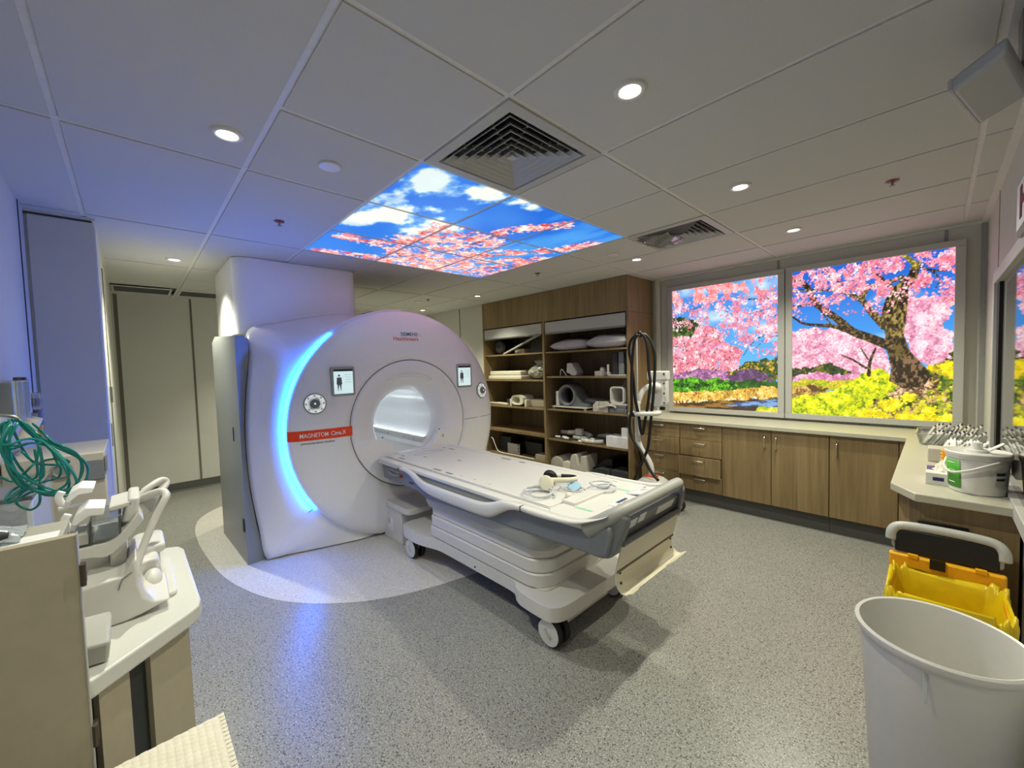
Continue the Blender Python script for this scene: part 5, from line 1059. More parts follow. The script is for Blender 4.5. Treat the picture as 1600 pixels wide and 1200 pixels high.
# ------------------------------------------------------------------ things on the table
t = thing('headphones', (0.125, 0.75, 0.7315), 'cream over-ear headphones with a black inner band lying on the table', 'headphones')
z0 = 0.732
HX, HY, HS = 0.125, 0.675, 0.86
def hq(x, y, z): return (HX+(x-0.21)*HS, HY+(y-0.70)*HS, z0+z*HS)
def cup(c, ax, m1, m2):
    ax = Vector(ax).normalized(); q = ax.orthogonal().normalized(); w = ax.cross(q); c = Vector(hq(*c))
    def rg(prof, n=28): return MB().ring([[tuple(c+(ax*h+q*r*math.cos(2*PI*j/n)+w*r*1.12*math.sin(2*PI*j/n))*HS) for j in range(n)] for r, h in prof])
    e = obj('ear_cup', rg([(0.030,0.022),(0.043,0.018),(0.048,0.006),(0.046,-0.006)]), m1, t, sm=True); obj('ear_pad', rg([(0.046,-0.006),(0.047,-0.018),(0.040,-0.026),(0.022,-0.022)]), m2, e, sm=True)
cup((0.210,0.700,0.060), (0.55,-0.80,0.22), 'cream_plastic', 'black'); cup((0.135,0.825,0.060), (-0.55,0.80,0.10), 'black', 'black')
bp = smooth([hq(*q) for q in ((0.220,0.712,0.080),(0.275,0.775,0.076),(0.310,0.845,0.070),(0.300,0.915,0.062),(0.245,0.940,0.058),(0.190,0.900,0.062),(0.145,0.84,0.066))], 6); rows = []
for i, p in enumerate(bp): rows.append([(p[0],p[1],p[2]-0.015),(p[0],p[1],p[2]+0.015)])
obj('headband', MB().sheet(rows, 0.006), 'cream_plastic', t, sm='all'); obj('band_lining', MB().sheet([[(a[0],a[1],a[2]+0.002),(b[0],b[1],b[2]-0.002)] for a, b in rows[13:32]], -0.006), 'black', t, sm='all')
def coil_tube(name, cx, cy, r, turns, rt, label, m='clear_tube', squash=0.8, seed=1, tail=None, cat='tube'):
    rnd = random.Random(seed); pts = []; n = int(turns*18)
    for k in range(n+1):
        a = 2*PI*k/18; q = r*(0.78+0.22*math.sin(1.7*k/18*2+seed)+0.05*rnd.uniform(-1, 1)); pts.append((cx+q*math.cos(a)+0.012*math.sin(k/11), cy+q*squash*math.sin(a), z0+rt+0.0015*(k % 18)/18+0.0125*(k//18)))
    if tail: pts += tail
    return tag(obj(name, MB().tube(pts, rt, 7), m, sm='all'), label, cat)
coil_tube('air_tube', 0.125, 0.605, 0.105, 2.6, 0.0048, 'looped clear air tube around the headphones', seed=2)
coil_tube('air_tube', 0.338, 0.930, 0.068, 3.1, 0.0055, 'coiled clear air tube near the green-marked table end', seed=5, squash=0.95)
coil_tube('signal_lead', 0.215, 0.800, 0.090, 1.9, 0.0032, 'thin clear lead looped between the headphones and the call bulb', seed=8, squash=0.7)
tag(obj('call_bulb', MB().ring([[(0.232+r*math.cos(2*PI*j/18)*0.8+h*0.35, 0.800+r*math.sin(2*PI*j/18)*0.8+h*0.65, 0.7330+0.026+h*0.10+r*math.cos(2*PI*j/18)*-0.5+r*0.4*math.sin(2*PI*j/18)) for j in range(18)] for r, h in ((0.006,-0.045),(0.022,-0.032),(0.030,-0.008),(0.030,0.012),(0.018,0.032),(0.006,0.048))]), 'blue_bulb', sm='all'), 'pale blue rubber call bulb among the clear tubes', 'call bulb')
tag(obj('ear_piece', MB().lathe([(0.004,0.0),(0.017,0.004),(0.019,0.014),(0.014,0.026),(0.004,0.030)], (0.287,0.672,0.7335), 'z', 20), 'cream_plastic', sm='all'), 'small cream round end piece in front of the headphones', 'connector')

# ------------------------------------------------------------------ right-hand worktop things
z = 0.8625
t = thing('syringe_tray', (1.74, 2.93, z), 'clear plastic tray packed with slanted blue-tipped syringe packs', 'tray')
m = MB(); a, b = rrect(1.585, 2.76, 1.895, 3.06, 0.02), rrect(1.600, 2.775, 1.880, 3.045, 0.02)
obj('tray', m.ring([[(x,y,z+0.075) for x,y in a],[(x,y,z) for x,y in b],[(x,y,z+0.003) for x,y in b],[(x*0.98+1.74*0.02,y*0.98+2.91*0.02,z+0.075) for x,y in a]], True, False, False), 'clear_plastic', t, sm=True)
obj('tray_rim', MB().tube([(x,y,z+0.075) for x,y in a], 0.004, 6, True), 'clear_plastic', t)
def packs(par, x0, x1, y, zz, n, name, m, tip, lean=0.05, h=0.09, dy=0.05):
    for k in range(n):
        x = x0+(x1-x0)*k/(n-1); d = Vector((lean, 0.02*math.sin(k*2.1), h*(0.85+0.2*((k*7) % 5)/5))); c = Vector((x, y+0.012*math.sin(k*1.7), zz))
        p = obj(name, MB().obox(c+d*0.5, d*0.5, Vector((0,dy,0.006*math.sin(k))), Vector((0.0035,0,-0.002))), m, par, bevel=0.002)
        if tip: obj('tip', MB().obox(c+d*1.03, d*0.05, Vector((0,dy*0.4,0)), Vector((0.003,0,-0.002))), tip, p)
mat('syringe_pack', (226,224,214), 0.4, var=0.1, scale=60); mat('navy', (34,34,90), 0.4)
packs(t, 1.62, 1.83, 2.97, z+0.006, 13, 'syringe_pack', 'syringe_pack', 'navy', 0.05, 0.115); packs(t, 1.62, 1.84, 2.85, z+0.006, 13, 'syringe_pack', 'syringe_pack', 'navy', 0.05, 0.085)
t = thing('swab_tray', (1.79, 2.52, z), 'clear tray of white rolled packs in front of the syringe tray', 'tray')
obj('tray', MB().box(1.68, 2.38, z, 1.895, 2.64, z+0.006), 'clear_plastic', t, bevel=0.002); packs(t, 1.70, 1.86, 2.56, z+0.006, 13, 'swab_pack', 'pure_white', None, 0.03, 0.075); packs(t, 1.70, 1.86, 2.45, z+0.006, 13, 'swab_pack', 'syringe_pack', None, 0.03, 0.060)
tag(obj('beige_carton', MB().box(1.645, 2.20, z, 1.735, 2.32, z+0.075), 'putty', bevel=0.004), 'small beige carton behind the yellow cups', 'carton')
for k in range(5): tag(obj('yellow_cup', MB().lathe([(0.030,0.0),(0.040,0.030),(0.042,0.031)], (1.735,2.05,z+0.0005+0.016*k), n=24), 'yellow', sm=True), ('bottom','second lowest','middle','second highest','top')[k]+' yellow-brown cup of the small stack behind the bucket', 'cup', 'stacked yellow cups')
t = thing('tissue_box', (1.695, 1.71, z), 'white and purple tissue box left of the white bucket', 'tissue box')
tb = obj('carton', MB().box(1.645, 1.63, z, 1.755, 1.80, z+0.055), 'white_plastic', t, bevel=0.002); obj('top_print', MB().box(1.647, 1.70, z+0.0545, 1.688, 1.798, z+0.0560), mat('violet', (86,74,120), 0.5), tb)
obj('print_bars', MB().box(1.668, 1.6285, z+0.020, 1.704, 1.6295, z+0.036).box(1.715, 1.6285, z+0.022, 1.748, 1.6295, z+0.026).box(1.715, 1.6285, z+0.029, 1.742, 1.6295, z+0.033), 'navy', tb)
rows = []
for i in range(6):
    rows.append([(1.705+(0.034-0.004*i)*math.cos(2*PI*j/14)*(1+0.3*math.sin(3*j+i)), 1.71+(0.040-0.005*i)*math.sin(2*PI*j/14), z+0.053+0.009*i+0.006*math.sin(2*j+i)) for j in range(14)])
obj('tissue', MB().ring(rows), 'paper', t)
t = thing('wipes_bucket', (1.803, 1.615, z), 'white lidded wipes bucket with a green label and a carry handle', 'bucket')
bc = (1.803, 1.615, z); bk = obj('bucket_body', MB().lathe([(0.080,0.0),(0.084,0.004),(0.093,0.150),(0.097,0.152),(0.097,0.160)], bc, n=48), 'white_plastic', t, sm=True)
obj('lid', MB().lathe([(0.098,0.158),(0.100,0.164),(0.100,0.174),(0.096,0.178),(0.092,0.175),(0.001,0.173)], bc, n=48, cap1=False), 'white_plastic', t, sm=True)
def wrap(a0, a1, z0_, z1_, d, m, name):
    rows = []
    for k in range(17):
        a = math.radians(a0+(a1-a0)*k/16); rows.append([(bc[0]+(0.084+(zz)*0.06+d)*math.cos(a), bc[1]+(0.084+zz*0.06+d)*math.sin(a), bc[2]+zz) for zz in (z0_, z1_)])
    return obj(name, MB().sheet(rows, 0.0006), m, bk, sm='all')
gl = wrap(183, 235, 0.020, 0.140, 0.001, 'green_label', 'label'); wrap(300, 335, 0.045, 0.105, 0.001, 'grey_light', 'info_label')
for zz in (0.125, 0.092, 0.040): wrap(200, 222, zz, zz+0.003, 0.0022, 'pure_white', 'label_text')
for zz in (0.092, 0.070): wrap(302, 322, zz, zz+0.010, 0.0022, 'ink', 'label_text')
obj('carry_handle', MB().tube(smooth([(1.712,1.640,z+0.135),(1.703,1.585,z+0.105),(1.725,1.532,z+0.090),(1.775,1.507,z+0.108),(1.825,1.508,z+0.135),(1.86,1.53,z+0.150)], 6), 0.0052, 8), 'white_plastic', t, sm='all')
sp = obj('dispenser', MB().lathe([(0.036,0.172),(0.034,0.184),(0.018,0.186),(0.016,0.215),(0.001,0.217)], (1.800,1.61,z), n=24), 'white_plastic', t, sm=True); obj('flip_cap', MB().obox((1.852,1.585,z+0.205), (0.022,0,0.018), (0,0.020,0), (-0.002,0,0.0025)), 'white_plastic', sp, bevel=0.004)
tag(obj('steel_cup', MB().lathe([(0.026,0.0),(0.030,0.09),(0.033,0.092)], (1.862,2.0,z), n=24), 'steel', sm=True), 'small steel cup by the right wall behind the bucket', 'cup')

# ------------------------------------------------------------------ bins
t = thing('yellow_bin', (1.70, 1.18, 0), 'yellow clinical waste bin with its grey-rimmed black lid open and a yellow liner', 'bin')
a, b = rrect(1.555, 1.02, 1.865, 1.36, 0.04), rrect(1.59, 1.05, 1.835, 1.33, 0.04)
m = MB(); m.ring([[(x,y,0.012) for x,y in b],[(x,y,0.530) for x,y in a],[(x,y,0.545) for x,y in a],[(1.71+(x-1.71)*0.95,1.19+(y-1.19)*0.95,0.545) for x,y in a],[(1.71+(x-1.71)*0.9,1.19+(y-1.19)*0.9,0.03) for x,y in b]])
obj('bin_body', m, 'yellow', t, sm=True)
hr = obj('hinge_rail', MB().prism(rrect(1.540, 1.335, 1.872, 1.372, 0.012), 0.540, 0.606), 'yellow', t, bevel=0.006); obj('hinge_block', MB().box(1.665, 1.325, 0.575, 1.71, 1.338, 0.614), 'black', hr)
for x in (1.60, 1.79): obj('hinge_lug', MB().box(x, 1.328, 0.602, x+0.03, 1.345, 0.616), 'yellow', hr)
A = Vector((1.706,1.366,0.610)); up = Vector((0,0.16,0.985)).normalized()
lid = obj('lid', MB().obox(A+up*0.058+Vector((0,0.020,0)), Vector((0.160,0,0)), Vector((0,0.018,-0.003)), up*0.052), 'grey_light', t, bevel=0.012, seg=3)
obj('lid_inside', MB().obox(A+up*0.050+Vector((0,-0.004,0)), Vector((0.148,0,0)), Vector((0,0.007,-0.001)), up*0.050), 'black', lid, bevel=0.006)
obj('lid_cap', MB().tube(smooth([(1.545,1.372,0.655),(1.548,1.376,0.690),(1.566,1.384,0.712),(1.61,1.388,0.720),(1.706,1.390,0.722),(1.802,1.388,0.720),(1.846,1.384,0.712),(1.864,1.376,0.690),(1.867,1.372,0.655)], 6), 0.019, 10), 'grey_light', lid, sm='all')
rows = []; rnd = random.Random(3); n = 64
for i, (k, zz) in enumerate(((0.80,0.36),(0.90,0.48),(0.965,0.550),(1.0,0.566),(1.045,0.560),(1.065,0.530),(1.07,0.475),(1.06,0.42))):
    per = rrect(1.555, 1.02, 1.865, 1.322, 0.05, 15); row = []
    for j, (x, y) in enumerate(per[:n]):
        w = 0.012*math.sin(j*0.9+i*0.7)+0.008*math.sin(j*2.3+i*1.9)+0.006*rnd.uniform(-1, 1); kk = k+w*1.2
        row.append((min(1.905, 1.71+(x-1.71)*kk), min(1.324, 1.171+(y-1.171)*kk), zz+w*1.1))
    rows.append(row)
lin_ = obj('liner', MB().ring(rows, True, False, False), 'yellow_bag', t, sm='all'); lin_.data.polygons[0].use_smooth = True
t = thing('white_tub', (1.69, 0.74, 0), 'tall round white plastic waste tub in the right foreground', 'bin')
obj('tub', MB().lathe([(0.150,0.0),(0.155,0.006),(0.184,0.565),(0.194,0.572),(0.199,0.585),(0.199,0.597),(0.194,0.603),(0.187,0.600),(0.181,0.560),(0.150,0.02),(0.001,0.02)], (1.69,0.74,0.0), n=72, cap1=False), 'white_plastic', t, sm=True)
obj('liner_tail', MB().ring([[(1.665+dx*0.5,0.555-0.01*k,0.560-0.022*k+dz) for dx, dz in ((-0.010,0.003),(0.010,0.0),(0.008,-0.006),(-0.006,-0.004))] for k in range(4)]), 'clear_plastic', t, sm=True)

# ------------------------------------------------------------------ right wall: observation window, sign, speaker
wn_ = sempty('window_1', (XR, 1.5, 1.0))
m = MB(); y0, y1, z0w, z1w = 0.35, 2.46, 0.88, 1.845
for s in ((y0,y1,z0w-0.06,z0w),(y0,y1,z1w,z1w+0.06),(y1,y1+0.05,z0w-0.06,z1w+0.06),(y0-0.05,y0,z0w-0.06,z1w+0.06)): m.box(XR-0.035, s[0], s[2], XR-0.001, s[1], s[3])
obj('window_frame', m, 'grey_light', wn_, bevel=0.003)
obj('glass', MB().box(XR-0.012, y0, z0w, XR-0.004, y1, z1w), 'dark_glass', wn_)
obj('glazing_bead', MB().box(XR-0.020, y1-0.10, z0w, XR-0.0125, y1, z1w), 'black', wn_)
t = thing('exit_sign', (1.90, 1.15, 1.88), 'small framed sign with a dark red symbol high on the right wall', 'sign')
obj('sign_case', MB().box(1.872, 0.93, 1.885, 1.918, 1.365, 2.085), 'grey_plastic', t, bevel=0.006); obj('sign_face', MB().box(1.869, 0.955, 1.905, 1.873, 1.340, 2.065), 'pure_white', t)
obj('symbol', MB().box(1.867, 1.20, 1.93, 1.870, 1.245, 2.04).box(1.867, 1.06, 1.972, 1.870, 1.20, 2.0).box(1.867, 1.02, 1.93, 1.870, 1.06, 2.04), mat('dark_red', (110,20,24), 0.5), t)
t = thing('wall_speaker', (1.80, 0.90, 2.25), 'grey box speaker with a rounded front hung below the ceiling on the right', 'speaker')
base = [Vector((1.695,0.79,0)), Vector((1.765,1.12,0)), Vector((1.862,0.99,0)), Vector((1.792,0.66,0))]
obj('cabinet', MB().ring([[(p.x,p.y,2.25) for p in base],[(p.x,p.y,2.297) for p in base]]), 'grey_mid', t, bevel=0.012, seg=3)
f0, f1 = base[0], base[1]; n_ = Vector((-0.97,0.22,0)).normalized()
fg = obj('front_grille', MB().ring([[(p.x+n_.x*d,p.y+n_.y*d,zz) for p, zz in ((f0,2.254),(f1,2.254),(f1,2.293),(f0,2.293))] for d in (-0.005,0.010)]), 'grey_light', t, bevel=0.005)
obj('port', MB().obox((f0+(f1-f0)*0.22+n_*0.0105)+Vector((0,0,2.276)), (f1-f0)*0.08, n_*0.001, Vector((0,0,0.010))), 'black', fg)
obj('bracket', MB().box(1.83, 0.84, 2.295, 1.87, 0.93, H-0.003), 'steel', t)

# ------------------------------------------------------------------ left bench and what stands on it
ZB = 0.905
bp_ = [(-0.06,-1.435),(-0.06,-0.985),(-0.045,-0.958),(-0.01,-0.948),(0.40,-0.945),(0.435,-0.952),(0.458,-0.972),(0.598,-1.128),(0.60,-1.435)]
bt = tag(obj('bench', MB().prism(bp_, 0.868, ZB), 'bench_laminate', bevel=0.005, seg=3), 'pale bench top with a cut corner in the left foreground', 'worktop')
t = thing('bench_cabinet', (0.27, -1.2, 0), 'taupe bench cabinet with dark vertical strips below the pale top', 'cabinet')
obj('carcass', MB().prism([(-0.03,-1.43),(-0.03,-0.985),(0.415,-0.985),(0.575,-1.15),(0.595,-1.43)], 0.0, 0.868), 'charcoal', t)
d = Vector((0.160,-0.165,0)); nn_ = Vector((0.165,0.160,0)).normalized(); p0 = Vector((0.415,-0.985,0))
for s0, s1, m_ in ((-0.02,0.42,'taupe'),(0.62,0.88,'taupe')):
    c = p0+d*((s0+s1)/2)+Vector((0,0,0.434)); obj('door_strip', MB().obox(c+nn_*0.006, d*((s1-s0)/2), nn_*0.006, Vector((0,0,0.430))), m_, t)
obj('front_board', MB().box(-0.03, -0.985, 0.02, 0.405, -0.972, 0.866), 'taupe', t); obj('foot_strip', MB().box(0.36, -0.971, 0.0, 0.44, -0.955, 0.30), 'white_plastic', t)
t = thing('side_partition', (0.62, -1.28, 0), 'tall taupe partition panel with dark hinges at the left picture edge', 'panel')
obj('board', MB().box(0.610, -1.435, 0.0, 0.628, -1.130, 1.192), 'taupe', t, bevel=0.001); obj('edge_band', MB().box(0.609, -1.1305, 0.0, 0.629, -1.1285, 1.193), 'grey_light', t)
for zz in (1.10, 0.80): h = obj('hinge', MB().box(0.607, -1.1290, zz, 0.629, -1.1215, zz+0.035), 'brown', t, bevel=0.001); obj('hinge_pin', MB().cyl((0.629,-1.125,zz-0.002), (0.629,-1.125,zz+0.037), 0.004, n=8), 'brown', h)
t = thing('bench_hutch', (0.35, -1.29, ZB), 'low pale open hutch on the bench behind the partition', 'hutch')
obj('hutch_top', MB().box(0.47, -1.435, 1.165, 0.608, -1.150, 1.185), 'worktop', t, bevel=0.002); obj('hutch_side', MB().box(0.47, -1.435, ZB, 0.488, -1.150, 1.165), 'worktop', t); obj('hutch_back', MB().box(0.488, -1.435, ZB, 0.608, -1.42, 1.165), 'worktop', t)
for k, (y, x0) in enumerate(((-1.215,0.555),(-1.225,0.590))): tag(obj('dark_rod', MB().tube([(x0,y-0.18,1.197),(x0,y-0.01,1.197),(x0,y+0.0,1.197)], [0.011,0.011,0.006], 12), 'charcoal', sm=True), ('longer dark grey rod lying on the hutch top','shorter dark grey rod in front on the hutch top')[k], 'rod', 'rods on the hutch')
rnd = random.Random(9); rows = []
for i in range(12):
    rows.append([(0.475+0.11*i/11, -1.40+0.20*j/11, 1.187+0.045*abs(math.sin(2.1*i/3+1.3*j/2))*math.sin(PI*j/11)*math.sin(PI*i/11)+0.008*rnd.random()) for j in range(12)])
tag(obj('plastic_wrap', MB().sheet(rows, 0.0012), mat('wrap_film', (214,222,228), 0.15, trans=0.55, var=0.1, scale=30)), 'crumpled clear plastic wrap on the hutch top', 'wrap')
tag(obj('printed_sheet', MB().box(0.55, -1.25, 1.1855, 0.606, -1.155, 1.187), 'pure_white'), 'white printed sheet at the hutch top corner', 'paper')

# head coil: cradle body, neck shell, lifting loops, mirror box
t = thing('head_coil', (0.28, -1.09, ZB), 'white head coil with curved loops and a mirror box standing on the bench', 'MRI coil')
bd = [(-1.153,1.009),(-1.079,1.012),(-1.066,1.036),(-1.057,1.047),(-1.056,0.985),(-1.048,0.950),(-1.030,0.934),(-1.000,0.928),(-1.052,0.912),(-1.080,0.9065),(-1.114,0.9065),(-1.144,0.915),(-1.158,0.93)]
cb = obj('cradle_body', MB().prism(bd, 0.22, 0.40, 'x'), 'white_plastic', t, bevel=0.006)
obj('body_joint', MB().tube(smooth([(0.401,-1.066,1.018),(0.401,-1.082,1.008),(0.401,-1.090,0.985)], 5), 0.0010, 6), 'grey_plastic', cb)
obj('back_wall', MB().prism([(-1.160,1.046),(-1.105,1.052),(-1.105,1.0),(-1.160,1.0)], 0.24, 0.27, 'x'), 'white_plastic', t, bevel=0.004)
obj('inner_wall', MB().prism([(-1.104,1.046),(-1.074,1.068),(-1.074,1.0),(-1.104,1.0)], 0.16, 0.30, 'x'), 'white_plastic', t, bevel=0.004)
up = smooth([(0,-1.175,1.078),(0,-1.127,1.080),(0,-1.099,1.083),(0,-1.071,1.105),(0,-1.047,1.136)], 5); lo = smooth([(0,-1.175,1.058),(0,-1.134,1.056),(0,-1.107,1.050),(0,-1.076,1.074),(0,-1.040,1.118)], 5)
obj('neck_shell', MB().ring([[(0.14,a[1],a[2]),(0.34,a[1],a[2]),(0.34,b[1],b[2]),(0.14,b[1],b[2])] for a, b in zip(up, lo)]), 'white_plastic', t, sm=True)
obj('lift_loop', MB().tube(smooth([(0.36,-1.062,0.990),(0.35,-1.056,1.018),(0.33,-1.040,1.060),(0.31,-1.018,1.108),(0.30,-1.000,1.142),(0.29,-0.993,1.157),(0.27,-1.000,1.164),(0.25,-1.020,1.158),(0.23,-1.040,1.146),(0.22,-1.058,1.132)], 5), 0.0085, 10, flat=1.2), 'white_plastic', t, sm='all')
obj('lift_loop', MB().tube(smooth([(0.16,-1.050,1.122),(0.15,-1.036,1.146),(0.14,-1.018,1.158),(0.12,-0.998,1.165),(0.11,-0.986,1.158),(0.12,-0.990,1.146),(0.14,-1.008,1.132),(0.16,-1.030,1.120)], 5, True), 0.0085, 10, True, 1.2), 'white_plastic', t, sm='all')
obj('front_block', MB().prism([(-1.080,1.110),(-1.064,1.168),(-1.043,1.167),(-1.052,1.105)], 0.16, 0.30, 'x'), 'white_plastic', t, bevel=0.005)
obj('loop_web', MB().prism([(-1.052,1.130),(-1.016,1.152),(-1.004,1.145),(-1.020,1.108),(-1.045,1.096)], 0.225, 0.235, 'x'), 'grey_light', t, bevel=0.003)
mb_ = obj('mirror_box', MB().box(0.20, -1.132, 1.088, 0.205, -1.080, 1.138).box(0.33, -1.132, 1.088, 0.335, -1.080, 1.138).box(0.205, -1.132, 1.088, 0.33, -1.128, 1.138).box(0.205, -1.084, 1.088, 0.33, -1.080, 1.138), 'clear_plastic', t); obj('mirror', MB().box(0.21, -1.125, 1.09, 0.325, -1.09, 1.094), 'steel', mb_)
obj('side_tab', MB().box(0.24, -1.170, 1.085, 0.33, -1.135, 1.112), 'grey_light', t, bevel=0.003); obj('crossbar', MB().tube([(0.2,-1.19,1.150),(0.2,-1.125,1.152)], 0.006, 8), 'white_plastic', t, sm=True)
for ox, pts in ((0.18,[(-1.173,1.180),(-1.165,1.198),(-1.147,1.209),(-1.123,1.203),(-1.128,1.192),(-1.150,1.192),(-1.166,1.176)]),(0.24,[(-1.161,1.137),(-1.152,1.157),(-1.136,1.171),(-1.105,1.164),(-1.108,1.146),(-1.131,1.150),(-1.154,1.132)])):
    obj('face_pad', MB().prism(pts, ox, ox+0.09, 'x'), 'pure_white', t, bevel=0.002)
    cxx, czz = pts[0]
    obj('pad_crescent', MB().tube(smooth([(ox+0.07,cxx-0.004,czz+0.022),(ox+0.07,cxx-0.010,czz+0.010),(ox+0.07,cxx-0.006,czz-0.006),(ox+0.07,cxx+0.006,czz-0.014)], 5), 0.007, 8), 'pure_white', t, sm='all')
obj('arm_link', MB().prism([(-1.10,1.155),(-1.058,1.162),(-1.058,1.150),(-1.10,1.142)], 0.17, 0.30, 'x'), 'white_plastic', t, bevel=0.003)
t = thing('neck_coil', (0.17, -1.03, ZB), 'white neck coil piece with padded yoke behind the head coil', 'MRI coil')
obj('yoke_top', MB().prism(rrect(0.03, -1.066, 0.19, -0.998, 0.025), 0.975, 1.000), 'white_plastic', t, bevel=0.008, seg=3); obj('yoke_block', MB().prism([(-1.062,0.985),(-1.016,0.985),(-1.010,0.935),(-1.058,0.927)], 0.12, 0.25, 'x'), 'white_plastic', t, bevel=0.008)
obj('pad_bowl', MB().ellipsoid((0.26,-1.030,0.935), 0.035, 0.020, 0.028), 'white_plastic', t, sm='all'); obj('yoke_stem', MB().box(0.06, -1.05, ZB, 0.16, -1.01, 0.98), 'white_plastic', t, bevel=0.004); obj('base_plate', MB().prism(rrect(0.06, -1.06, 0.34, -0.985, 0.02), ZB+0.0005, 0.918), 'white_plastic', t, bevel=0.004)
tag(obj('foam_wedge_block', MB().ring([[(0.46,-1.150,ZB+0.001),(0.545,-1.150,ZB+0.001),(0.552,-1.106,ZB+0.001),(0.47,-1.106,ZB+0.001)],[(0.44,-1.150,0.966),(0.555,-1.150,0.95),(0.562,-1.100,0.95),(0.45,-1.100,0.966)]]), 'grey_light', bevel=0.006), 'grey wedge block at the front edge of the bench', 'block')

# folded blanket on a stool, nearest the camera
t = thing('stool', (0.84, -1.03, 0), 'low grey stool under the folded waffle blanket', 'stool')
obj('seat', MB().box(0.67, -1.12, 0.627, 1.03, -0.955, 0.657), 'grey_mid', t, bevel=0.008)
for x, y in ((0.69,-1.10),(1.0,-1.10),(0.69,-0.975),(1.0,-0.975)): obj('leg', MB().cyl((x,y,0), (x,y,0.630), 0.014, n=10), 'steel', t)
t = thing('folded_blanket', (0.84, -1.03, 0.658), 'cream waffle-weave blanket folded in the bottom left corner', 'blanket')
for k in range(3):
    rows = []; zt = 0.690+0.0335*k
    obj('fold', MB().box(0.650-0.003*k, -1.118, zt-0.032, 1.06, -0.936-0.002*k, zt), 'paper', t, bevel=0.010, seg=3)
m = MB(); hx = 0.012
for i in range(34):
    for j in range(15):
        x, y = 0.655+hx*i+(hx/2 if j % 2 else 0), -1.112+hx*j; z_ = 0.7572
        m.add([(x-0.005,y-0.005,z_),(x+0.005,y-0.005,z_),(x+0.005,y+0.005,z_),(x-0.005,y+0.005,z_),(x,y,z_+0.0028)], [(0,1,4),(1,2,4),(2,3,4),(3,0,4)])
o = obj('waffle_weave', m, 'paper', t, sm='all'); o['kind'] = 'stuff'

# ------------------------------------------------------------------ left wall: gas outlets, tubing, steel-grey cabinet
t = thing('wall_cabinet', (-1.1, -1.29, 0), 'putty-coloured floor cabinet with a grey lock plate and a round port', 'cabinet')
obj('carcass', MB().box(-1.33, -1.435, 0.0, -0.852, -1.145, 1.146), 'putty', t, bevel=0.006)
obj('lock_plate', MB().box(-0.853, -1.203, 1.025, -0.845, -1.150, 1.112), 'grey_plastic', t, bevel=0.002); obj('edge_clip', MB().box(-0.90, -1.147, 1.06, -0.846, -1.141, 1.125), 'slate', t)
obj('round_port', MB().lathe([(0.034,0.0),(0.034,0.006),(0.026,0.008),(0.022,0.003),(0.001,0.003)], (-0.852,-1.276,1.085), 'x', 24, True, False), 'slate', t, sm=True)
t = thing('gas_outlet', (-1.03, -1.40, 1.28), 'wall gas outlet with suction gauges and clear flow tubes', 'gas outlet')
obj('mount_plate', MB().box(-1.35, -1.439, 1.285, -0.80, -1.415, 1.33), 'grey_light', t, bevel=0.004); obj('back_box', MB().box(-1.18, -1.438, 1.33, -0.92, -1.40, 1.46), 'grey_plastic', t, bevel=0.004)
for x, m_ in ((-0.93,'clear_plastic'),(-1.05,'clear_plastic')): f = obj('flow_tube', MB().cyl((x,-1.385,1.29), (x,-1.385,1.47), 0.016, n=14), m_, t, sm=True); obj('tube_cap', MB().cyl((x,-1.385,1.468), (x,-1.385,1.482), 0.011, n=12), 'brown', f)
obj('valve', MB().cyl((-1.18,-1.40,1.30), (-1.18,-1.40,1.385), 0.011, n=12), 'ink', t, sm=True)
for x in (-1.10,-1.0): obj('connector', MB().cyl((x,-1.39,1.22), (x,-1.36,1.30), 0.020, n=14), 'cream_plastic', t, sm=True)
t = thing('flowmeter', (-1.50, -1.41, 1.16), 'clear-headed oxygen flowmeter with a yellow hose end on the left wall', 'flowmeter')
obj('gauge_head', MB().box(-1.55, -1.415, 1.315, -1.45, -1.385, 1.405), 'clear_plastic', t, bevel=0.010, seg=3); obj('gauge_scale', MB().box(-1.535, -1.405, 1.335, -1.465, -1.398, 1.375), 'grey_plastic', t)
obj('stem', MB().cyl((-1.50,-1.40,1.235), (-1.50,-1.40,1.32), 0.018, n=14), 'grey_plastic', t, sm=True); obj('hose_end', MB().tube([(-1.50,-1.40,1.24),(-1.49,-1.398,1.15)], [0.016,0.010], 12), 'yellow', t, sm=True); obj('wall_mount', MB().box(-1.53, -1.439, 1.25, -1.47, -1.40, 1.30), 'grey_mid', t, bevel=0.004)
t = thing('oxygen_tubing', (-0.25, -1.28, 1.07), 'hanging bundle of looped teal oxygen tubing by the left wall', 'tubing')
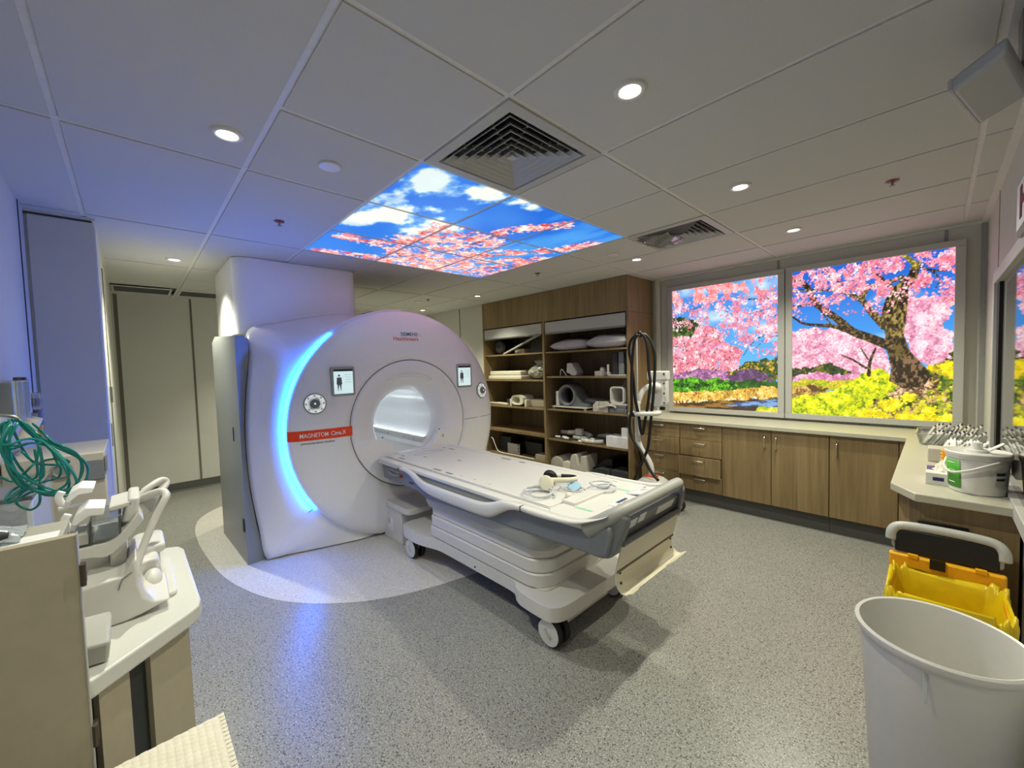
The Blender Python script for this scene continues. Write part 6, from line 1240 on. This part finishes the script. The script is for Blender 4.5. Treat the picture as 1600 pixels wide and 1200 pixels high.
T = [[(-1.311,1.352),(-1.33,1.335),(-1.335,1.287),(-1.32,1.187),(-1.298,1.132),(-1.276,1.113),(-1.254,1.101),(-1.22,1.097),(-1.19,1.128),(-1.177,1.168),(-1.183,1.205),(-1.213,1.237),(-1.245,1.263),(-1.27,1.297),(-1.293,1.336)],
 [(-1.305,1.351),(-1.288,1.316),(-1.271,1.277),(-1.265,1.216),(-1.272,1.136),(-1.272,1.086),(-1.289,1.066),(-1.308,1.069),(-1.323,1.089),(-1.311,1.116),(-1.285,1.139)],
 [(-1.317,1.353),(-1.305,1.282),(-1.292,1.231),(-1.274,1.208),(-1.248,1.217),(-1.221,1.216),(-1.205,1.201),(-1.215,1.192),(-1.249,1.199),(-1.274,1.214),(-1.298,1.252)],
 [(-1.299,1.351),(-1.264,1.286),(-1.242,1.252),(-1.228,1.209),(-1.22,1.187),(-1.228,1.157),(-1.251,1.148),(-1.271,1.146)],
 [(-1.344,1.182),(-1.321,1.163),(-1.302,1.179),(-1.281,1.203),(-1.267,1.226),(-1.262,1.276)],
 [(-1.324,1.344),(-1.329,1.286),(-1.321,1.207),(-1.303,1.153),(-1.279,1.128),(-1.292,1.121),(-1.318,1.107),(-1.331,1.115),(-1.322,1.138),(-1.29,1.161),(-1.27,1.176),(-1.268,1.257)],
 [(-1.309,1.342),(-1.324,1.285),(-1.316,1.215),(-1.29,1.151),(-1.247,1.11),(-1.208,1.122),(-1.203,1.162),(-1.214,1.206),(-1.239,1.252),(-1.252,1.268),(-1.277,1.278),(-1.309,1.269),(-1.339,1.278)]]
for k, pts in enumerate(T):
    reps = 3 if k in (0, 6) else (2 if k == 5 else 1)
    for r in range(reps):
        q = [(-0.25+0.02*math.sin(1.3*i+k)+0.012*k-0.03+0.012*r, y+0.010*math.sin(0.7*i+2.2*r+k)*(r > 0)+0.004*r, z+0.010*math.cos(0.9*i+1.7*r)*(r > 0)+0.004*r) for i, (y, z) in enumerate(pts)]
        obj('tube_loop', MB().tube(smooth(q, 5), 0.0034, 7), 'teal_tube', t, sm='all')
obj('hanger', MB().tube(smooth([(-0.25,-1.438,1.375),(-0.25,-1.38,1.372),(-0.25,-1.315,1.362),(-0.25,-1.295,1.345)], 5), 0.005, 8), 'steel', t, sm='all')
t = thing('clear_drawer_tower', (-0.55, -1.37, 0.0), 'frosted clear plastic container tower against the left wall', 'container')
obj('tower', MB().box(-0.80, -1.43, 0.002, -0.35, -1.30, 1.08), mat('frosted', (226,232,236), 0.35, trans=0.45), t, bevel=0.012); obj('tower_lid', MB().box(-0.81, -1.434, 1.08, -0.34, -1.296, 1.095), 'clear_plastic', t, bevel=0.004)
